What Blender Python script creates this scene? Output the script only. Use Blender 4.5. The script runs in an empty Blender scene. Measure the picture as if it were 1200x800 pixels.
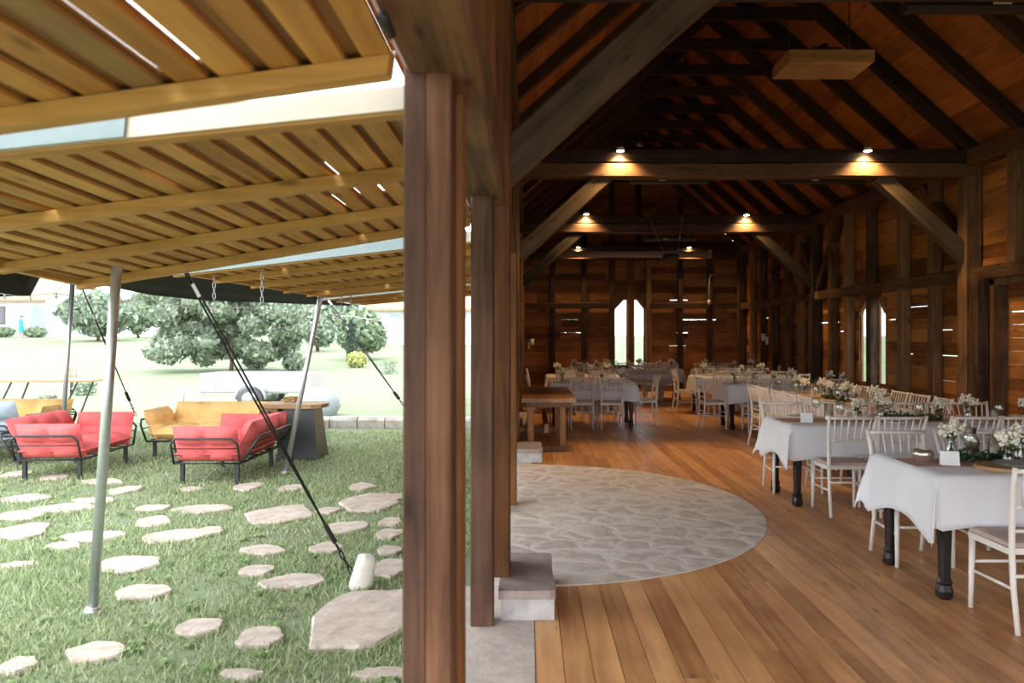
import bpy, bmesh, math, random
import numpy as np
from mathutils import Vector, Matrix, Quaternion
random.seed(7); RNG = np.random.default_rng(7)
PI = math.pi
S = bpy.context.scene
COL = S.collection

# ------------------------------------------------------------------ camera, sky, exposure
H = 1.58            # eye height
F = 900.0           # focal length in pixels of the 1200 px wide frame
VX, VY = 620.0, 393.0
cd = bpy.data.cameras.new('camera'); cam = bpy.data.objects.new('camera', cd); COL.objects.link(cam)
cd.sensor_width = 36.0; cd.lens = 27.0
cd.shift_x = -(VX-600)/1200.0; cd.shift_y = (VY-400)/1200.0
cam.location = (0, 0, H); cam.rotation_euler = (PI/2, 0, 0)
cd.clip_end = 600; cd.clip_start = 0.05
cd.dof.use_dof = True; cd.dof.focus_distance = 7.0; cd.dof.aperture_fstop = 2.4
S.camera = cam
S.view_settings.view_transform = 'Standard'; S.view_settings.look = 'None'
S.view_settings.gamma = 1.0; S.view_settings.use_curve_mapping = False
S.view_settings.exposure = 1.75
W = bpy.data.worlds.new('overcast_sky'); S.world = W; W.use_nodes = True
nt = W.node_tree; bg = nt.nodes['Background']
tc = nt.nodes.new('ShaderNodeTexCoord'); sx = nt.nodes.new('ShaderNodeSeparateXYZ'); rp = nt.nodes.new('ShaderNodeValToRGB')
nt.links.new(tc.outputs['Generated'], sx.inputs[0]); nt.links.new(sx.outputs['Z'], rp.inputs[0]); nt.links.new(rp.outputs[0], bg.inputs['Color'])
rp.color_ramp.elements[0].position = 0.0; rp.color_ramp.elements[0].color = (0.93, 0.96, 1.0, 1)
rp.color_ramp.elements[1].position = 0.6; rp.color_ramp.elements[1].color = (0.86, 0.92, 1.0, 1)
bg.inputs['Strength'].default_value = 1.5
sd = bpy.data.lights.new('veiled_sun', 'SUN'); so = bpy.data.objects.new('veiled_sun', sd); COL.objects.link(so)
sd.energy = 0.5; sd.angle = math.radians(25); sd.color = (1.0, 0.97, 0.92)
so.rotation_euler = (math.radians(38), math.radians(-22), 0)

def gpt(px, py, hg=0.05):
    """the ground point (at height -hg) under a pixel of the photograph"""
    d = F*(H+hg)/(py-VY); return Vector(((px-VX)*d/F, d, -hg))
def at(px, py, d):
    return Vector(((px-VX)*d/F, d, H-(py-VY)*d/F))

# ------------------------------------------------------------------ materials
def newmat(name):
    m = bpy.data.materials.new(name); m.use_nodes = True
    return m, m.node_tree, m.node_tree.nodes['Principled BSDF']
def N(t, k, **kw):
    n = t.nodes.new(k)
    for a, v in kw.items(): setattr(n, a, v)
    return n
def plain(name, col, rough=.6, metal=0.0, spec=.5, vary=0.06, scale=18.0, bump=0.0, sheen=0.0):
    m, t, b = newmat(name)
    co = N(t, 'ShaderNodeTexCoord'); nz = N(t, 'ShaderNodeTexNoise'); nz.inputs['Scale'].default_value = scale; nz.inputs['Detail'].default_value = 4
    t.links.new(co.outputs['Object'], nz.inputs['Vector'])
    r = N(t, 'ShaderNodeValToRGB')
    r.color_ramp.elements[0].position = .3; r.color_ramp.elements[1].position = .7
    r.color_ramp.elements[0].color = tuple(max(0, c*(1-vary)) for c in col)+(1,)
    r.color_ramp.elements[1].color = tuple(min(1, c*(1+vary)) for c in col)+(1,)
    t.links.new(nz.outputs['Fac'], r.inputs[0]); t.links.new(r.outputs[0], b.inputs['Base Color'])
    b.inputs['Roughness'].default_value = rough; b.inputs['Metallic'].default_value = metal
    b.inputs['Specular IOR Level'].default_value = spec
    if sheen: b.inputs['Sheen Weight'].default_value = sheen
    if bump:
        bp = N(t, 'ShaderNodeBump'); bp.inputs['Strength'].default_value = bump; bp.inputs['Distance'].default_value = .01
        t.links.new(nz.outputs['Fac'], bp.inputs['Height']); t.links.new(bp.outputs[0], b.inputs['Normal'])
    return m
def wood(name, dark, light, axis='z', rough=.65, spec=.3, island=0.35, knots=True, freq=14.0, coat=0.0):
    """procedural timber: grain along an axis of the object, tone varies by board"""
    m, t, b = newmat(name)
    co = N(t, 'ShaderNodeTexCoord'); geo = N(t, 'ShaderNodeNewGeometry'); oi = N(t, 'ShaderNodeObjectInfo')
    rnd = N(t, 'ShaderNodeMath', operation='ADD')
    t.links.new(geo.outputs['Random Per Island'], rnd.inputs[0]); t.links.new(oi.outputs['Random'], rnd.inputs[1])
    off = N(t, 'ShaderNodeVectorMath', operation='SCALE'); off.inputs['Scale'].default_value = 37.0
    cx = N(t, 'ShaderNodeCombineXYZ')
    for i in range(3): t.links.new(rnd.outputs[0], cx.inputs[i])
    t.links.new(cx.outputs[0], off.inputs[0])
    ad = N(t, 'ShaderNodeVectorMath', operation='ADD'); t.links.new(co.outputs['Object'], ad.inputs[0]); t.links.new(off.outputs[0], ad.inputs[1])
    mp = N(t, 'ShaderNodeMapping'); sc = [freq]*3; sc['xyz'.index(axis)] = freq*.06; mp.inputs['Scale'].default_value = sc
    t.links.new(ad.outputs[0], mp.inputs['Vector'])
    n1 = N(t, 'ShaderNodeTexNoise'); n1.inputs['Scale'].default_value = 1.6; n1.inputs['Detail'].default_value = 7; n1.inputs['Roughness'].default_value = .62; n1.inputs['Distortion'].default_value = .6
    t.links.new(mp.outputs[0], n1.inputs['Vector'])
    n2 = N(t, 'ShaderNodeTexNoise'); n2.inputs['Scale'].default_value = 2.3; n2.inputs['Detail'].default_value = 3
    t.links.new(ad.outputs[0], n2.inputs['Vector'])
    a1 = N(t, 'ShaderNodeMath', operation='MULTIPLY_ADD'); a1.inputs[1].default_value = .62
    t.links.new(n1.outputs['Fac'], a1.inputs[0])
    a0 = N(t, 'ShaderNodeMath', operation='MULTIPLY'); a0.inputs[1].default_value = .38; t.links.new(n2.outputs['Fac'], a0.inputs[0]); t.links.new(a0.outputs[0], a1.inputs[2])
    fr = N(t, 'ShaderNodeMath', operation='FRACT'); t.links.new(rnd.outputs[0], fr.inputs[0])
    sh = N(t, 'ShaderNodeMath', operation='MULTIPLY_ADD'); sh.inputs[1].default_value = island; t.links.new(fr.outputs[0], sh.inputs[0])
    sb = N(t, 'ShaderNodeMath', operation='SUBTRACT'); t.links.new(a1.outputs[0], sb.inputs[0]); sb.inputs[1].default_value = island*.5
    t.links.new(sb.outputs[0], sh.inputs[2])
    r = N(t, 'ShaderNodeValToRGB'); e = r.color_ramp.elements
    e[0].position = .30; e[0].color = tuple(dark)+(1,); e[1].position = .72; e[1].color = tuple(light)+(1,)
    t.links.new(sh.outputs[0], r.inputs[0])
    last = r.outputs[0]
    if knots:
        vo = N(t, 'ShaderNodeTexVoronoi'); vo.inputs['Scale'].default_value = 1.0
        mk = N(t, 'ShaderNodeMapping'); s2 = [9.0]*3; s2['xyz'.index(axis)] = 2.4; mk.inputs['Scale'].default_value = s2
        t.links.new(ad.outputs[0], mk.inputs['Vector']); t.links.new(mk.outputs[0], vo.inputs['Vector'])
        kr = N(t, 'ShaderNodeValToRGB'); kr.color_ramp.elements[0].position = .05; kr.color_ramp.elements[0].color = (.75, .75, .75, 1); kr.color_ramp.elements[1].position = .17; kr.color_ramp.elements[1].color = (0, 0, 0, 1)
        t.links.new(vo.outputs['Distance'], kr.inputs[0])
        mx = N(t, 'ShaderNodeMix', data_type='RGBA'); t.links.new(kr.outputs[0], mx.inputs[0]); t.links.new(last, mx.inputs[6])
        mx.inputs[7].default_value = tuple(c*.45 for c in dark)+(1,)
        last = mx.outputs[2]
    t.links.new(last, b.inputs['Base Color'])
    b.inputs['Roughness'].default_value = rough; b.inputs['Specular IOR Level'].default_value = spec
    if coat: b.inputs['Coat Weight'].default_value = coat; b.inputs['Coat Roughness'].default_value = .3
    bp = N(t, 'ShaderNodeBump'); bp.inputs['Strength'].default_value = .35; bp.inputs['Distance'].default_value = .006
    t.links.new(n1.outputs['Fac'], bp.inputs['Height']); t.links.new(bp.outputs[0], b.inputs['Normal'])
    return m
def glassy(name, tint=(1, 1, 1), gl=.1):
    m, t, b = newmat(name); out = t.nodes['Material Output']
    tr = N(t, 'ShaderNodeBsdfTransparent'); tr.inputs[0].default_value = tuple(tint)+(1,)
    g = N(t, 'ShaderNodeBsdfGlossy'); g.inputs['Roughness'].default_value = .05
    lw = N(t, 'ShaderNodeLayerWeight'); lw.inputs['Blend'].default_value = .35
    ml = N(t, 'ShaderNodeMath', operation='MULTIPLY_ADD'); ml.inputs[1].default_value = .55; ml.inputs[2].default_value = gl
    t.links.new(lw.outputs['Facing'], ml.inputs[0])
    mx = N(t, 'ShaderNodeMixShader'); t.links.new(ml.outputs[0], mx.inputs[0]); t.links.new(tr.outputs[0], mx.inputs[1]); t.links.new(g.outputs[0], mx.inputs[2])
    t.links.new(mx.outputs[0], out.inputs[0]); t.nodes.remove(b)
    return m
def emitter(name, col, strength):
    m, t, b = newmat(name); b.inputs['Base Color'].default_value = tuple(col)+(1,)
    b.inputs['Emission Color'].default_value = tuple(col)+(1,); b.inputs['Emission Strength'].default_value = strength
    return m
def islandcol(name, cols, rough=.7, spec=.2, trans=0.0):
    """leaves, blades, petals: each gets one of a ramp of tones"""
    m, t, b = newmat(name); geo = N(t, 'ShaderNodeNewGeometry'); r = N(t, 'ShaderNodeValToRGB')
    e = r.color_ramp.elements; e[0].color = tuple(cols[0])+(1,); e[1].color = tuple(cols[-1])+(1,)
    for k, c in enumerate(cols[1:-1]):
        n = e.new((k+1)/(len(cols)-1)); n.color = tuple(c)+(1,)
    t.links.new(geo.outputs['Random Per Island'], r.inputs[0]); t.links.new(r.outputs[0], b.inputs['Base Color'])
    b.inputs['Roughness'].default_value = rough; b.inputs['Specular IOR Level'].default_value = spec
    if trans:
        out = t.nodes['Material Output']; tl = N(t, 'ShaderNodeBsdfTranslucent'); t.links.new(r.outputs[0], tl.inputs[0])
        mx = N(t, 'ShaderNodeMixShader'); mx.inputs[0].default_value = trans
        t.links.new(b.outputs[0], mx.inputs[1]); t.links.new(tl.outputs[0], mx.inputs[2]); t.links.new(mx.outputs[0], out.inputs[0])
    return m
def stonework(name, cols, scale=2.2, mortar=(.55, .52, .47), rough=.85, joints=True):
    m, t, b = newmat(name); co = N(t, 'ShaderNodeTexCoord')
    nz = N(t, 'ShaderNodeTexNoise'); nz.inputs['Scale'].default_value = 9; nz.inputs['Detail'].default_value = 8; nz.inputs['Roughness'].default_value = .7
    t.links.new(co.outputs['Object'], nz.inputs['Vector'])
    r = N(t, 'ShaderNodeValToRGB'); e = r.color_ramp.elements
    e[0].position = .3; e[0].color = tuple(cols[0])+(1,); e[1].position = .7; e[1].color = tuple(cols[1])+(1,)
    t.links.new(nz.outputs['Fac'], r.inputs[0]); last = r.outputs[0]; hgt = nz.outputs['Fac']
    if joints:
        wn = N(t, 'ShaderNodeTexNoise'); wn.inputs['Scale'].default_value = 3.0; wn.inputs['Detail'].default_value = 3; t.links.new(co.outputs['Object'], wn.inputs['Vector'])
        ws = N(t, 'ShaderNodeVectorMath', operation='SCALE'); ws.inputs['Scale'].default_value = .35; t.links.new(wn.outputs['Color'], ws.inputs[0])
        wa = N(t, 'ShaderNodeVectorMath', operation='ADD'); t.links.new(co.outputs['Object'], wa.inputs[0]); t.links.new(ws.outputs[0], wa.inputs[1])
        v = N(t, 'ShaderNodeTexVoronoi', feature='DISTANCE_TO_EDGE'); v.inputs['Scale'].default_value = scale; t.links.new(wa.outputs[0], v.inputs['Vector'])
        vc = N(t, 'ShaderNodeTexVoronoi'); vc.inputs['Scale'].default_value = scale; t.links.new(wa.outputs[0], vc.inputs['Vector'])
        hs = N(t, 'ShaderNodeMix', data_type='RGBA', blend_type='MULTIPLY'); hs.inputs[0].default_value = .22
        bw = N(t, 'ShaderNodeRGBToBW'); t.links.new(vc.outputs['Color'], bw.inputs[0])
        t.links.new(last, hs.inputs[6]); t.links.new(bw.outputs[0], hs.inputs[7])
        jr = N(t, 'ShaderNodeValToRGB'); jr.color_ramp.elements[0].position = .02; jr.color_ramp.elements[0].color = (1, 1, 1, 1); jr.color_ramp.elements[1].position = .26; jr.color_ramp.elements[1].color = (0, 0, 0, 1)
        t.links.new(v.outputs['Distance'], jr.inputs[0])
        mx = N(t, 'ShaderNodeMix', data_type='RGBA'); t.links.new(jr.outputs[0], mx.inputs[0]); t.links.new(hs.outputs[2], mx.inputs[6]); mx.inputs[7].default_value = tuple(mortar)+(1,)
        last = mx.outputs[2]
        sm = N(t, 'ShaderNodeMath', operation='SUBTRACT'); t.links.new(nz.outputs['Fac'], sm.inputs[0]); t.links.new(jr.outputs[0], sm.inputs[1]); hgt = sm.outputs[0]
    t.links.new(last, b.inputs['Base Color']); b.inputs['Roughness'].default_value = rough; b.inputs['Specular IOR Level'].default_value = .25
    bp = N(t, 'ShaderNodeBump'); bp.inputs['Strength'].default_value = .6; bp.inputs['Distance'].default_value = .012
    t.links.new(hgt, bp.inputs['Height']); t.links.new(bp.outputs[0], b.inputs['Normal'])
    return m
def grassy():
    m, t, b = newmat('lawn'); co = N(t, 'ShaderNodeTexCoord')
    n1 = N(t, 'ShaderNodeTexNoise'); n1.inputs['Scale'].default_value = 1.3; n1.inputs['Detail'].default_value = 6
    n2 = N(t, 'ShaderNodeTexNoise'); n2.inputs['Scale'].default_value = 40; n2.inputs['Detail'].default_value = 4
    for n in (n1, n2): t.links.new(co.outputs['Object'], n.inputs['Vector'])
    a = N(t, 'ShaderNodeMix', data_type='FLOAT'); a.inputs[0].default_value = .45
    t.links.new(n1.outputs['Fac'], a.inputs[2]); t.links.new(n2.outputs['Fac'], a.inputs[3])
    r = N(t, 'ShaderNodeValToRGB'); e = r.color_ramp.elements
    e[0].position = .32; e[0].color = (.19, .17, .12, 1); e[1].position = .7; e[1].color = (.25, .30, .19, 1)
    x = e.new(.48); x.color = (.22, .27, .16, 1)
    t.links.new(a.outputs[0], r.inputs[0]); t.links.new(r.outputs[0], b.inputs['Base Color'])
    b.inputs['Roughness'].default_value = .95; b.inputs['Specular IOR Level'].default_value = .1
    return m

M = dict(
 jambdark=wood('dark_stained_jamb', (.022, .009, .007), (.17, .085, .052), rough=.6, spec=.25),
 paletrim=plain('pale_board_end', (.62, .56, .47), .8, vary=.05),
 flapshade=wood('larch_cover_boards_shaded', (.10, .045, .014), (.30, .15, .05), 'y', island=.2),  # darkened larch: shade of the recessed joints is put into the colour
 post=wood('timber_dark', (.022, .011, .006), (.15, .075, .038), spec=.35),
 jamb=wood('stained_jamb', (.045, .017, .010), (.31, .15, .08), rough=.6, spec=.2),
 stud=wood('timber_brown', (.04, .02, .01), (.29, .16, .075)),
 orange=wood('timber_orange', (.07, .025, .008), (.30, .13, .045)),
 brace=wood('timber_grey', (.016, .012, .008), (.15, .105, .062)),
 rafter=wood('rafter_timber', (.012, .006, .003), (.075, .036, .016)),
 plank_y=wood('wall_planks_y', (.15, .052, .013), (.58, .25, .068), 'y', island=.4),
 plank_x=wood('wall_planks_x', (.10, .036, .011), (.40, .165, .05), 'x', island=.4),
 deck=wood('roof_boards', (.20, .065, .014), (.52, .185, .040), 'y', island=.25),
 floor=wood('floor_boards', (.40, .165, .060), (.90, .50, .215), 'y', rough=.36, spec=.5, island=.22, freq=11),
 flap=wood('larch_boards', (.30, .135, .032), (.66, .35, .10), 'y', island=.25),
 flapbat=wood('larch_battens', (.34, .165, .04), (.66, .37, .11), 'x', island=.15),
 oldboard=wood('grey_weathered_boards', (.22, .13, .05), (.44, .27, .11), 'y', island=.3),
 winframe=wood('window_oak', (.16, .065, .022), (.42, .20, .085)),
 tabletop=wood('oiled_oak', (.16, .068, .02), (.46, .23, .08), 'y', rough=.35, spec=.5),
 oakleg=wood('oiled_oak_upright', (.14, .06, .02), (.42, .20, .07), rough=.45),
 box=wood('box_pine', (.28, .15, .055), (.60, .36, .15), 'x', rough=.5, island=.1),
 cut=wood('cut_wood', (.25, .14, .06), (.55, .35, .18), 'x', island=.1),
 tleg=plain('black_stained_leg', (.010, .006, .005), .35, spec=.5, vary=.3),
 white=plain('white_chair_paint', (.78, .74, .68), .4, vary=.03),
 pad=plain('blush_seat_pad', (.55, .44, .38), .85, vary=.05, scale=60),
 cloth=plain('white_linen', (.78, .80, .84), .85, vary=.025, scale=5, sheen=.2),
 runner=plain('kraft_runner', (.55, .37, .28), .9, vary=.06, scale=40),
 china=plain('white_china', (.80, .80, .79), .2, vary=.01),
 slate=plain('blue_grey_plate', (.30, .34, .38), .3, vary=.05),
 charger=wood('wood_slice', (.26, .14, .06), (.52, .33, .17), 'x', island=.1),
 card=plain('white_card', (.82, .82, .84), .8, vary=.01),
 glass=glassy('clear_glass', (.96, .98, .97), .08),
 amber=plain('amber_bottle', (.10, .035, .008), .12, spec=.6),
 wax=plain('cream_wax', (.82, .76, .62), .5, vary=.02),
 silver=plain('mercury_glass', (.62, .56, .47), .22, metal=.8, vary=.3, scale=60),
 petal=islandcol('cream_blossom', [(.72, .68, .52), (.85, .82, .72), (.80, .74, .55)], .8),
 leafd=islandcol('dark_leaf', [(.015, .035, .014), (.05, .09, .035), (.09, .14, .06)], .5, .4),
 stem=plain('green_stem', (.10, .16, .05), .7),
 steel=plain('galvanised_steel', (.58, .60, .61), .38, metal=.75, vary=.06, scale=30),
 flash=plain('zinc_flashing', (.22, .28, .28), .5, metal=.2, vary=.05),
 black=plain('black_metal', (.014, .014, .016), .45, vary=.1),
 frame=plain('anthracite_tube', (.030, .033, .036), .4, vary=.1),
 red=plain('coral_red_canvas', (.74, .135, .135), .9, vary=.10, scale=14, bump=.2),
 yellow=plain('ochre_yellow_canvas', (.84, .53, .20), .9, vary=.08, scale=14, bump=.2),
 grey=plain('slate_grey_canvas', (.30, .36, .41), .9, vary=.10, scale=14, bump=.2),
 tent=plain('tent_canvas', (.022, .017, .014), .95, spec=.08, vary=.15, scale=6),
 strap=plain('black_webbing', (.012, .011, .013), .6, vary=.1),
 rock=stonework('white_rock', ((.62, .58, .50), (.85, .82, .74)), joints=False),
 slab=stonework('sandstone_slab', ((.40, .32, .26), (.68, .59, .51)), joints=False),
 cobble=stonework('cobble_paving', ((.50, .43, .36), (.78, .69, .59)), scale=3.4, mortar=(.69, .62, .54)),
 concrete=stonework('concrete', ((.44, .38, .33), (.66, .59, .52)), joints=False),
 block=stonework('grey_block', ((.36, .34, .33), (.60, .58, .57)), joints=False),
 blocktop=stonework('mauve_stone', ((.28, .22, .20), (.46, .38, .35)), joints=False),
 lowwall=stonework('field_stone', ((.34, .28, .24), (.62, .54, .47)), scale=3.5),
 lawn=grassy(),
 blade=islandcol('grass_blades', [(.19, .26, .12), (.31, .40, .19), (.45, .53, .30), (.62, .61, .42)], .8, .2, .35),
 weed=islandcol('weed_leaf', [(.22, .34, .13), (.38, .50, .22)], .7, .3, .3),
 leafa=islandcol('tree_leaf_hazed', [(.15, .19, .14), (.27, .33, .24), (.42, .48, .37)], .8, .2, .3),  # haze over the garden is put into these paler leaf tones
 leafb=islandcol('tree_leaf_green_hazed', [(.12, .17, .10), (.24, .31, .20), (.38, .45, .31)], .8, .2, .3),  # greens greyed and lightened too, haze put into the colour
 leafc=islandcol('conifer_leaf', [(.06, .09, .07), (.12, .17, .12)], .8, .2, .2),
 bark=plain('bark', (.10, .07, .05), .9, vary=.3),
 render=plain('white_render', (.60, .60, .61), .9, vary=.02),
 tile=stonework('roof_tile', ((.50, .20, .12), (.72, .36, .24)), joints=False),
 shutter=plain('brown_shutter', (.16, .10, .09), .7),
 darkglass=plain('dark_glass', (.10, .11, .13), .15),
 trailer=plain('white_trailer_sheet', (.52, .54, .56), .5, vary=.03),
 tyre=plain('tyre', (.10, .10, .11), .8),
 tarp=plain('blue_grey_tarp', (.35, .42, .46), .7, vary=.1),
 teal=plain('teal_cloth', (.03, .34, .42), .8), skin=plain('skin', (.55, .34, .25), .6), hair=plain('hair', (.05, .03, .02), .7),
 lampglow=emitter('warm_lens', (1.0, .80, .52), 22.0),
 lampbody=plain('white_lamp_ring', (.7, .66, .6), .4),
 screen=plain('screen_housing', (.42, .34, .28), .5, vary=.04),
 bulb=emitter('clear_bulb', (.8, .78, .72), .05),
 chainm=plain('chain_steel', (.40, .41, .42), .35, metal=.9),
 pink=plain('pink_lantern', (.50, .28, .26), .6),
 soil=plain('dark_underfloor', (.02, .013, .009), .95),
)

# ------------------------------------------------------------------ mesh helpers
class MB:
    def __init__(s): s.v = []; s.f = []; s.sm = []
    def add(s, vs, fs, smooth=False, mat=None):
        o = len(s.v)
        s.v += [tuple(mat @ Vector(p)) if mat is not None else tuple(p) for p in vs]
        s.f += [tuple(i+o for i in f) for f in fs]; s.sm += [smooth]*len(fs); return s
    def box(s, x0, x1, y0, y1, z0, z1, mat=None):
        v = [(x, y, z) for z in (z0, z1) for y in (y0, y1) for x in (x0, x1)]
        return s.add(v, [(0, 2, 3, 1), (4, 5, 7, 6), (0, 1, 5, 4), (2, 6, 7, 3), (0, 4, 6, 2), (1, 3, 7, 5)], False, mat)
    def bar(s, p0, p1, w, h=None, up=(0, 0, 1), ch=.12, seg=1, jit=0.0, w1=None):
        """chamfered bar from p0 to p1"""
        h = h or w; p0, p1 = Vector(p0), Vector(p1); d = (p1-p0); L = d.length; d.normalize()
        up = Vector(up)
        if abs(d.dot(up)) > .98: up = Vector((0, 1, 0))
        sx_ = d.cross(up).normalized(); sz_ = sx_.cross(d).normalized()
        c = min(w, h)*ch; a, b_ = w/2, h/2
        prof = [(-a+c, -b_), (a-c, -b_), (a, -b_+c), (a, b_-c), (a-c, b_), (-a+c, b_), (-a, b_-c), (-a, -b_+c)]
        vs = []; fs = []
        for k in range(seg+1):
            q = p0+d*(L*k/seg); jx, jz = (random.uniform(-jit, jit), random.uniform(-jit, jit)) if jit else (0, 0)
            sc = 1.0 if w1 is None else 1+(w1/w-1)*k/seg
            if jit: sc *= 1+random.uniform(-jit, jit)*2
            vs += [tuple(q+sx_*(x*sc+jx)+sz_*(z*sc+jz)) for x, z in prof]
        for k in range(seg):
            for i in range(8): fs.append((k*8+i, k*8+(i+1) % 8, (k+1)*8+(i+1) % 8, (k+1)*8+i))
        fs.append(tuple(range(7, -1, -1))); fs.append(tuple(seg*8+i for i in range(8)))
        return s.add(vs, fs)
    def tube(s, pts, r, n=8, closed=False, smooth=True):
        pts = [Vector(p) for p in pts]; k = len(pts); rs = r if isinstance(r, (list, tuple)) else [r]*k
        vs = []; fs = []; prev = None
        for i, p in enumerate(pts):
            a = pts[(i-1) % k] if (closed or i > 0) else p; b = pts[(i+1) % k] if (closed or i < k-1) else p
            t = (b-a).normalized()
            if prev is None:
                u = t.cross(Vector((0, 0, 1)))
                if u.length < .05: u = t.cross(Vector((0, 1, 0)))
            else: u = prev-t*prev.dot(t)
            u.normalize(); prev = u; w = t.cross(u)
            vs += [tuple(p+(u*math.cos(2*PI*j/n)+w*math.sin(2*PI*j/n))*rs[i]) for j in range(n)]
        for i in range(k if closed else k-1):
            i2 = (i+1) % k
            for j in range(n): fs.append((i*n+j, i*n+(j+1) % n, i2*n+(j+1) % n, i2*n+j))
        if not closed: fs.append(tuple(range(n-1, -1, -1))); fs.append(tuple((k-1)*n+j for j in range(n)))
        return s.add(vs, fs, smooth)
    def lathe(s, prof, c=(0, 0, 0), n=16, smooth=True, cap=True):
        vs = []; fs = []; c = Vector(c)
        for r, z in prof: vs += [(c.x+r*math.cos(2*PI*j/n), c.y+r*math.sin(2*PI*j/n), c.z+z) for j in range(n)]
        for i in range(len(prof)-1):
            for j in range(n): fs.append((i*n+j, i*n+(j+1) % n, (i+1)*n+(j+1) % n, (i+1)*n+j))
        if cap: fs.append(tuple(range(n-1, -1, -1))); fs.append(tuple((len(prof)-1)*n+j for j in range(n)))
        return s.add(vs, fs, smooth)
    def prism(s, poly, z0, z1, mat=None):
        n = len(poly); v = [(x, y, z0) for x, y in poly]+[(x, y, z1) for x, y in poly]
        f = [tuple(range(n-1, -1, -1)), tuple(range(n, 2*n))]+[(i, (i+1) % n, n+(i+1) % n, n+i) for i in range(n)]
        return s.add(v, f, False, mat)
    def blob(s, c, rx, ry=None, rz=None, n=8, m=5, smooth=True, rough=0.0):
        ry = ry or rx; rz = rz or rx; vs = [(c[0], c[1], c[2]-rz)]; fs = []
        for i in range(1, m):
            a = PI*i/m
            for j in range(n):
                q = 1+random.uniform(-rough, rough)
                vs.append((c[0]+rx*q*math.sin(a)*math.cos(2*PI*j/n), c[1]+ry*q*math.sin(a)*math.sin(2*PI*j/n), c[2]-rz*q*math.cos(a)))
        vs.append((c[0], c[1], c[2]+rz)); L = len(vs)-1
        for j in range(n): fs.append((0, 1+(j+1) % n, 1+j)); fs.append((L, L-n+j, L-n+(j+1) % n))
        for i in range(m-2):
            for j in range(n): fs.append((1+i*n+j, 1+i*n+(j+1) % n, 1+(i+1)*n+(j+1) % n, 1+(i+1)*n+j))
        return s.add(vs, fs, smooth)
    def leaves(s, n, fn, size, up=0.5):
        for _ in range(n):
            p, nr = fn(); a = Vector((random.gauss(0, 1), random.gauss(0, 1), random.gauss(0, 1))); nr = (nr+a*up).normalized()
            u = nr.orthogonal().normalized(); u = Quaternion(nr, random.uniform(0, 2*PI)) @ u; w = nr.cross(u); k = size*random.uniform(.6, 1.3)
            s.add([tuple(p-u*k), tuple(p-w*k*.5), tuple(p+u*k), tuple(p+w*k*.5)], [(0, 1, 2, 3)])
        return s
    def build(s, name, mat, parent=None, loc=None):
        me = bpy.data.meshes.new(name); me.from_pydata(s.v, [], s.f)
        if any(s.sm): me.polygons.foreach_set('use_smooth', s.sm)
        me.materials.append(mat); me.update()
        o = bpy.data.objects.new(name, me); COL.objects.link(o)
        if parent is not None: o.parent = parent
        if loc is not None: o.location = loc
        return o
def tag(o, label, cat, group=None, kind=None):
    o['label'] = label; o['category'] = cat
    if group: o['group'] = group
    if kind: o['kind'] = kind
    return o
def empty(name, loc, label, cat, group=None, rz=0):
    o = bpy.data.objects.new(name, None); COL.objects.link(o); o.location = loc; o.rotation_euler = (0, 0, rz); o.empty_display_size = .1
    return tag(o, label, cat, group)
def struct(o, label=None):
    o['kind'] = 'structure'
    if label: o['label'] = label
    return o
def dup(o, loc=None, rz=None, label=None, group=None):
    c = o.copy(); COL.objects.link(c)
    if loc is not None: c.location = loc
    if rz is not None: c.rotation_euler = (0, 0, rz)
    if label: c['label'] = label
    if group: c['group'] = group
    for ch in KIDS.get(o.name, []):
        d = ch.copy(); COL.objects.link(d); d.parent = c
        for g in KIDS.get(ch.name, []):
            e = g.copy(); COL.objects.link(e); e.parent = d
    return c
KIDS = {}
def learn(o):
    """remember an object's children so that copies need no search"""
    KIDS[o.name] = [c for c in bpy.data.objects if c.parent == o]
    for c in KIDS[o.name]: KIDS[c.name] = [g for g in bpy.data.objects if g.parent == c]
ORD = ['first', 'second', 'third', 'fourth', 'fifth', 'sixth', 'seventh', 'eighth', 'ninth', 'tenth', 'eleventh', 'twelfth', 'thirteenth', 'fourteenth', 'fifteenth', 'sixteenth', 'seventeenth', 'eighteenth', 'nineteenth', 'twentieth']

def timber(name, p0, p1, w, h, mat, label=None, cat=None, group=None, up=(0, 0, 1), parent=None, jit=.006, seg=None):
    """a hewn beam: its own local z runs along its length"""
    p0, p1 = Vector(p0), Vector(p1); d = p1-p0; L = d.length
    b = MB(); b.bar((0, 0, 0), (0, 0, L), w, h, up=(0, 1, 0), ch=.07, seg=seg or max(2, int(L/.6)), jit=jit)
    o = b.build(name, mat, parent)
    z = d.normalized(); upv = Vector(up)
    if abs(z.dot(upv)) > .98: upv = Vector((0, 1, 0))
    # local y -> up-ish (height), local x -> width
    y = (upv-z*upv.dot(z)).normalized(); x = y.cross(z)
    o.matrix_world = Matrix(((x.x, y.x, z.x, p0.x), (x.y, y.y, z.y, p0.y), (x.z, y.z, z.z, p0.z), (0, 0, 0, 1)))
    if label: tag(o, label, cat or 'beam', group)
    else:
        if parent is None: o['kind'] = 'structure'
    return o

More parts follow.
